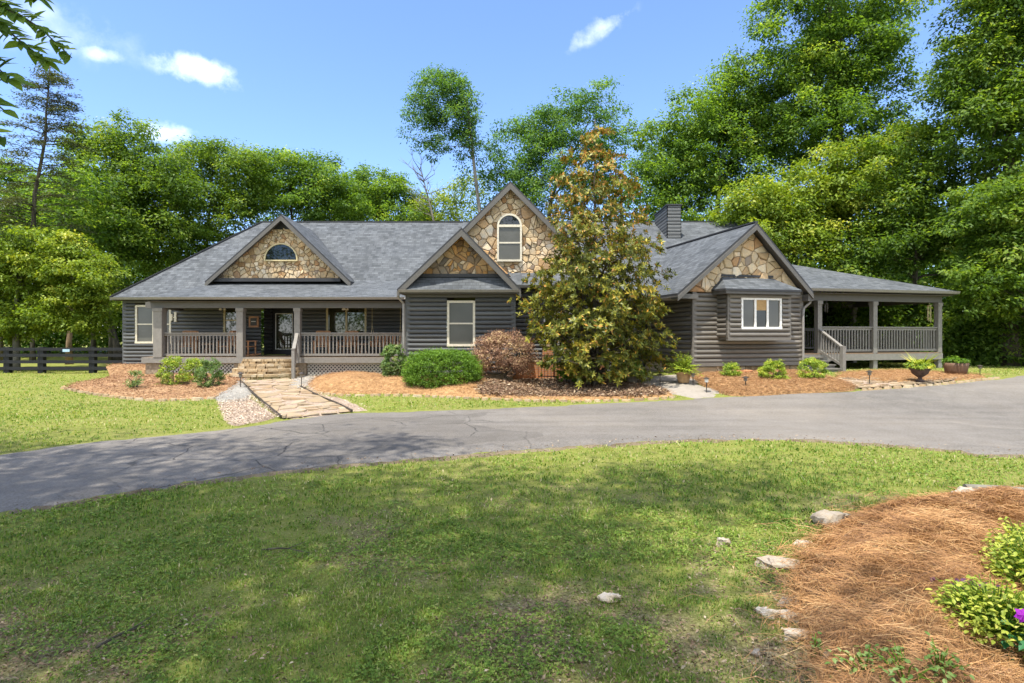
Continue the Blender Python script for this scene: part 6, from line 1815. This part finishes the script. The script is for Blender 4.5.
# fallen twigs
r = np.random.default_rng(14)
for (p0, p1, lab) in (((96, 652), (150, 628), 'long fallen grey stick lying in the lower left lawn'), ((262, 552), (310, 556), 'short bent twig on the bare spot in the left lawn')):
    a, b = gp(*p0), gp(*p1); m = MB(); c = a.lerp(b, .5) + Vector((0, .05, .03)); m.tube([a + Vector((0, 0, .02)), a.lerp(c, .6) + Vector((0, 0, .015)), c, b + Vector((0, 0, .025))], [.009, .008, .006, .003], 6)
    m.tube([c, c + (b - a) * .2 + Vector((.04, .12, .03))], [.005, .002], 5); tag(m.build('fallen_twig', [M['bark']]), lab, 'twig', 'fallen twigs')

# ------------------------------------------------------------------ plants in the straw island
def leafy(name, label, c, rad, h, leaf, n, L, seed, cat='plant', wr=.62, group=None):
    r = np.random.default_rng(seed); root = empty(name, c, 0, label, cat, group); V = []; Rn = []; mb = MB(); c = Vector(c)
    for i in range(n):
        a = r.uniform(0, 6.28); q = rad * math.sqrt(r.random()); tip = Vector((math.cos(a) * q, math.sin(a) * q, h * (1 - .55 * (q / rad) ** 2) * r.uniform(.55, 1.0)))
        mb.tube([(tip.x * .25, tip.y * .25, -.03), (tip.x * .6, tip.y * .6, tip.z * .6), tip], [.005, .004, .002], 4)
        k = 7
        aa = r.uniform(0, 6.28) + np.arange(k) * 2.4; out = np.stack([np.cos(aa), np.sin(aa), np.full(k, .25)], 1) + r.normal(0, .2, (k, 3))
        p = np.array(tuple(tip))[None] - np.array([0, 0, 1.0]) * (np.arange(k) * .018)[:, None] + out * .012
        v8, k8 = leaf_blades(p, np.array([0, 0, 1.0]) + r.normal(0, .3, (k, 3)) + out * .2, out, L * r.uniform(.6, 1.2, k), L * wr * r.uniform(.8, 1.1, k), .12); V.append(v8); Rn.append(np.tile(np.clip(.5 + r.normal(0, .1) + r.normal(0, .15, k), 0, 1), k8))
    mb.build('stem', [M['boxwood']], root); quads_object('foliage', np.concatenate(V), np.concatenate(Rn), M[leaf], root)
    return root
zi = lambda x, y: tz(x, y) + .03 + float(isl_z(np.array([x]), np.array([y]))[0])
def at_island(px, py):
    d = 2.3
    while d < 9:
        x = (px - CX) / F * d
        if CAMZ + (HZ - py) / F * d <= zi(x, d): break
        d += .01
    return (x, d, zi(x, d))
leafy('coleus_plant', 'chartreuse leafy plant mound at the lower right edge of the straw bed', at_island(994, 632), .30, .34, 'coleus', 210, .036, 1)
leafy('coleus_plant', 'yellow-green leafy plant behind the mound, cut by the right edge of the photo', at_island(1048, 598), .40, .56, 'coleus', 200, .040, 2)
leafy('coleus_plant', 'green leafy plant farthest back on the straw bed at the right edge', at_island(1026, 566), .26, .40, 'coleus', 110, .042, 3)
leafy('plum_plant', 'dark plum-leaved small plants in the straw left of the chartreuse mound', at_island(968, 600), .22, .14, 'dusk_petal', 12, .05, 4)
pf = leafy('petunia_plant', 'deep green plant with purple flowers at the right edge in front', at_island(1046, 668), .22, .40, 'deep_leaf', 40, .065, 5)
r = np.random.default_rng(61)
for k, (dx, dy, dz) in enumerate(((-.20, -.08, .33), (-.10, -.16, .30), (-.14, -.2, .20), (.02, -.1, .42))):
    m = MB(); 
    V = []; 
    for i in range(6):
        a = i * 1.047; ax = np.array([[math.cos(a), math.sin(a) * .5 - .4, math.sin(a) * .8]]); V.append(leaf_quads(np.array([[dx, dy, dz]]), np.array([[0, -1, .4]]) + ax * .3, ax, [.045], [.042], .08))
    quads_object('flower', np.concatenate(V), r.uniform(.3, 1, 6), M['purple'], pf)
for i, (px, py, n, rad, lab) in enumerate(((865, 668, 12, .16, 'pale groundcover sprig in the straw near the brown rock'), (905, 672, 14, .18, 'pale groundcover sprig at the bottom edge of the straw bed'), (940, 665, 10, .14, 'pale groundcover sprig nearest the chartreuse mound'), (815, 650, 5, .07, 'tiny green sprig growing by the flat pale rocks'))):
    leafy('groundcover_sprig', lab, at_island(px, py), rad, .13, 'vinca', n, .036, 40 + i, 'plant', .6, 'groundcover sprigs')

# ------------------------------------------------------------------ sky, sun, camera
sun_dir = Vector((-.171, -.263, .949)).normalized()
el = math.asin(sun_dir.z); az = math.atan2(sun_dir.x, sun_dir.y)
w = bpy.data.worlds.new('World'); bpy.context.scene.world = w; w.use_nodes = True
nt = w.node_tree; nt.nodes.clear()
N = lambda t: nt.nodes.new(t)
out = N('ShaderNodeOutputWorld'); bg = N('ShaderNodeBackground'); sky = N('ShaderNodeTexSky')
sky.sky_type = 'NISHITA'; sky.sun_disc = False; sky.sun_elevation = el; sky.sun_rotation = az; sky.air_density = 1.0; sky.dust_density = 0.35; sky.ozone_density = 3.5; sky.altitude = 200
tc = N('ShaderNodeTexCoord')
def vm(op, a, b=None):
    n = N('ShaderNodeVectorMath'); n.operation = op
    for i, v in enumerate((a, b)):
        if v is None: continue
        if hasattr(v, 'is_output'): nt.links.new(v, n.inputs[i])
        else: n.inputs[i].default_value = v
    return n
def mt(op, a, b=0.0, clamp=False):
    n = N('ShaderNodeMath'); n.operation = op; n.use_clamp = clamp
    for i, v in enumerate((a, b)):
        if hasattr(v, 'is_output'): nt.links.new(v, n.inputs[i])
        else: n.inputs[i].default_value = v
    return n.outputs[0]
nz = N('ShaderNodeTexNoise'); nz.inputs['Scale'].default_value = 24; nz.inputs['Detail'].default_value = 8; nz.inputs['Roughness'].default_value = .62
nt.links.new(tc.outputs['Generated'], nz.inputs['Vector'])
total = None
# small fair-weather clouds, each given by its direction in the sky and its angular size
for (px, py, rx, ry, tilt, amp) in ((197, 70, 50, 18, -.05, .75), (100, 54, 25, 10, .08, .5), (42, 12, 30, 18, 0, .25), (168, 133, 30, 13, .1, .7), (597, 30, 44, 12, .42, .5), (20, 20, 120, 34, 0, .22)):
    d = Vector(((px - CX) / F, 1, (HZ - py) / F)).normalized(); u = Vector((0, 0, 1)).cross(d).normalized() * -1; v = u.cross(d).normalized()
    if v.z < 0: v = -v
    u2 = u * math.cos(tilt) + v * math.sin(tilt); v2 = v * math.cos(tilt) - u * math.sin(tilt)
    a = vm('DOT_PRODUCT', tc.outputs['Generated'], tuple(u2)).outputs['Value']; b = vm('DOT_PRODUCT', tc.outputs['Generated'], tuple(v2)).outputs['Value']; cth = vm('DOT_PRODUCT', tc.outputs['Generated'], tuple(d)).outputs['Value']
    k = d.length * math.hypot(1, math.hypot((px - CX) / F, (HZ - py) / F))
    ea = mt('DIVIDE', a, rx / F / k); eb = mt('DIVIDE', b, ry / F / k)
    r2 = mt('ADD', mt('MULTIPLY', ea, ea), mt('MULTIPLY', eb, eb))
    e = mt('SUBTRACT', 1.12, mt('POWER', r2, .5), True)
    e = mt('MULTIPLY', e, mt('GREATER_THAN', cth, 0.0))
    q = mt('MULTIPLY', mt('SUBTRACT', mt('ADD', mt('MULTIPLY', e, .85), mt('MULTIPLY', nz.outputs['Fac'], 2.4)), 1.36), .72, True)
    q = mt('MULTIPLY', mt('MULTIPLY', q, mt('MULTIPLY', e, 1.9, True)), amp)
    total = q if total is None else mt('MAXIMUM', total, q)
# unseen bright cloud added overhead and behind the camera to lift the fill light
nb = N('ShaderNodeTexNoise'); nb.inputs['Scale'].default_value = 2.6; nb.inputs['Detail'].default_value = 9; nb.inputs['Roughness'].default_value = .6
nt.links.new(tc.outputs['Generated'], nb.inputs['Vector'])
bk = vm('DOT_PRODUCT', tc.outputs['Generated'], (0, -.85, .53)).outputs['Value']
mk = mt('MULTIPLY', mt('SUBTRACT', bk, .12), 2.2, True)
qb = mt('MULTIPLY', mt('MULTIPLY', mt('SUBTRACT', nb.outputs['Fac'], FILL_CLOUD_T), 7.0, True), mk)
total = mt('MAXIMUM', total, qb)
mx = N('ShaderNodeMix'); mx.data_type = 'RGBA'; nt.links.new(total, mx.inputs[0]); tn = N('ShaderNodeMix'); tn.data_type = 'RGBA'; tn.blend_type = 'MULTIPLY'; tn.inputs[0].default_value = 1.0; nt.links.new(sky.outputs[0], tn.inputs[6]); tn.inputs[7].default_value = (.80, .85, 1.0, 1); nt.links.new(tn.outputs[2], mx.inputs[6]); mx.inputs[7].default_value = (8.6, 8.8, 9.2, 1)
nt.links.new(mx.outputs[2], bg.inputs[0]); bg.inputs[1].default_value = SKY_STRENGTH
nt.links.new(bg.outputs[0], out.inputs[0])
sd = bpy.data.lights.new('sun', 'SUN'); sd.energy = SUN_STRENGTH; sd.angle = R(.53); sd.color = (1.0, .95, .85)
so = bpy.data.objects.new('sun', sd); C.objects.link(so); so.location = (0, 0, 40); so.rotation_euler = sun_dir.to_track_quat('Z', 'Y').to_euler()

cam = bpy.data.cameras.new('camera'); cam.lens = 20; cam.sensor_width = 36; cam.clip_end = 1000; cam.clip_start = .1
cam.shift_y = (HZ - 341.5) / 1024
co = bpy.data.objects.new('camera', cam); C.objects.link(co); co.location = (0, 0, CAMZ); co.rotation_euler = (R(90), 0, 0)
sc = bpy.context.scene; sc.camera = co
vs = sc.view_settings; vs.view_transform = 'Standard'; vs.look = 'None'; vs.exposure = EXPOSURE; vs.gamma = 1.0; vs.use_curve_mapping = False
sc.render.engine = 'CYCLES'; sc.cycles.use_denoising = True
sc.cycles.max_bounces = 8; sc.cycles.diffuse_bounces = 4; sc.cycles.transmission_bounces = 3; sc.cycles.glossy_bounces = 3
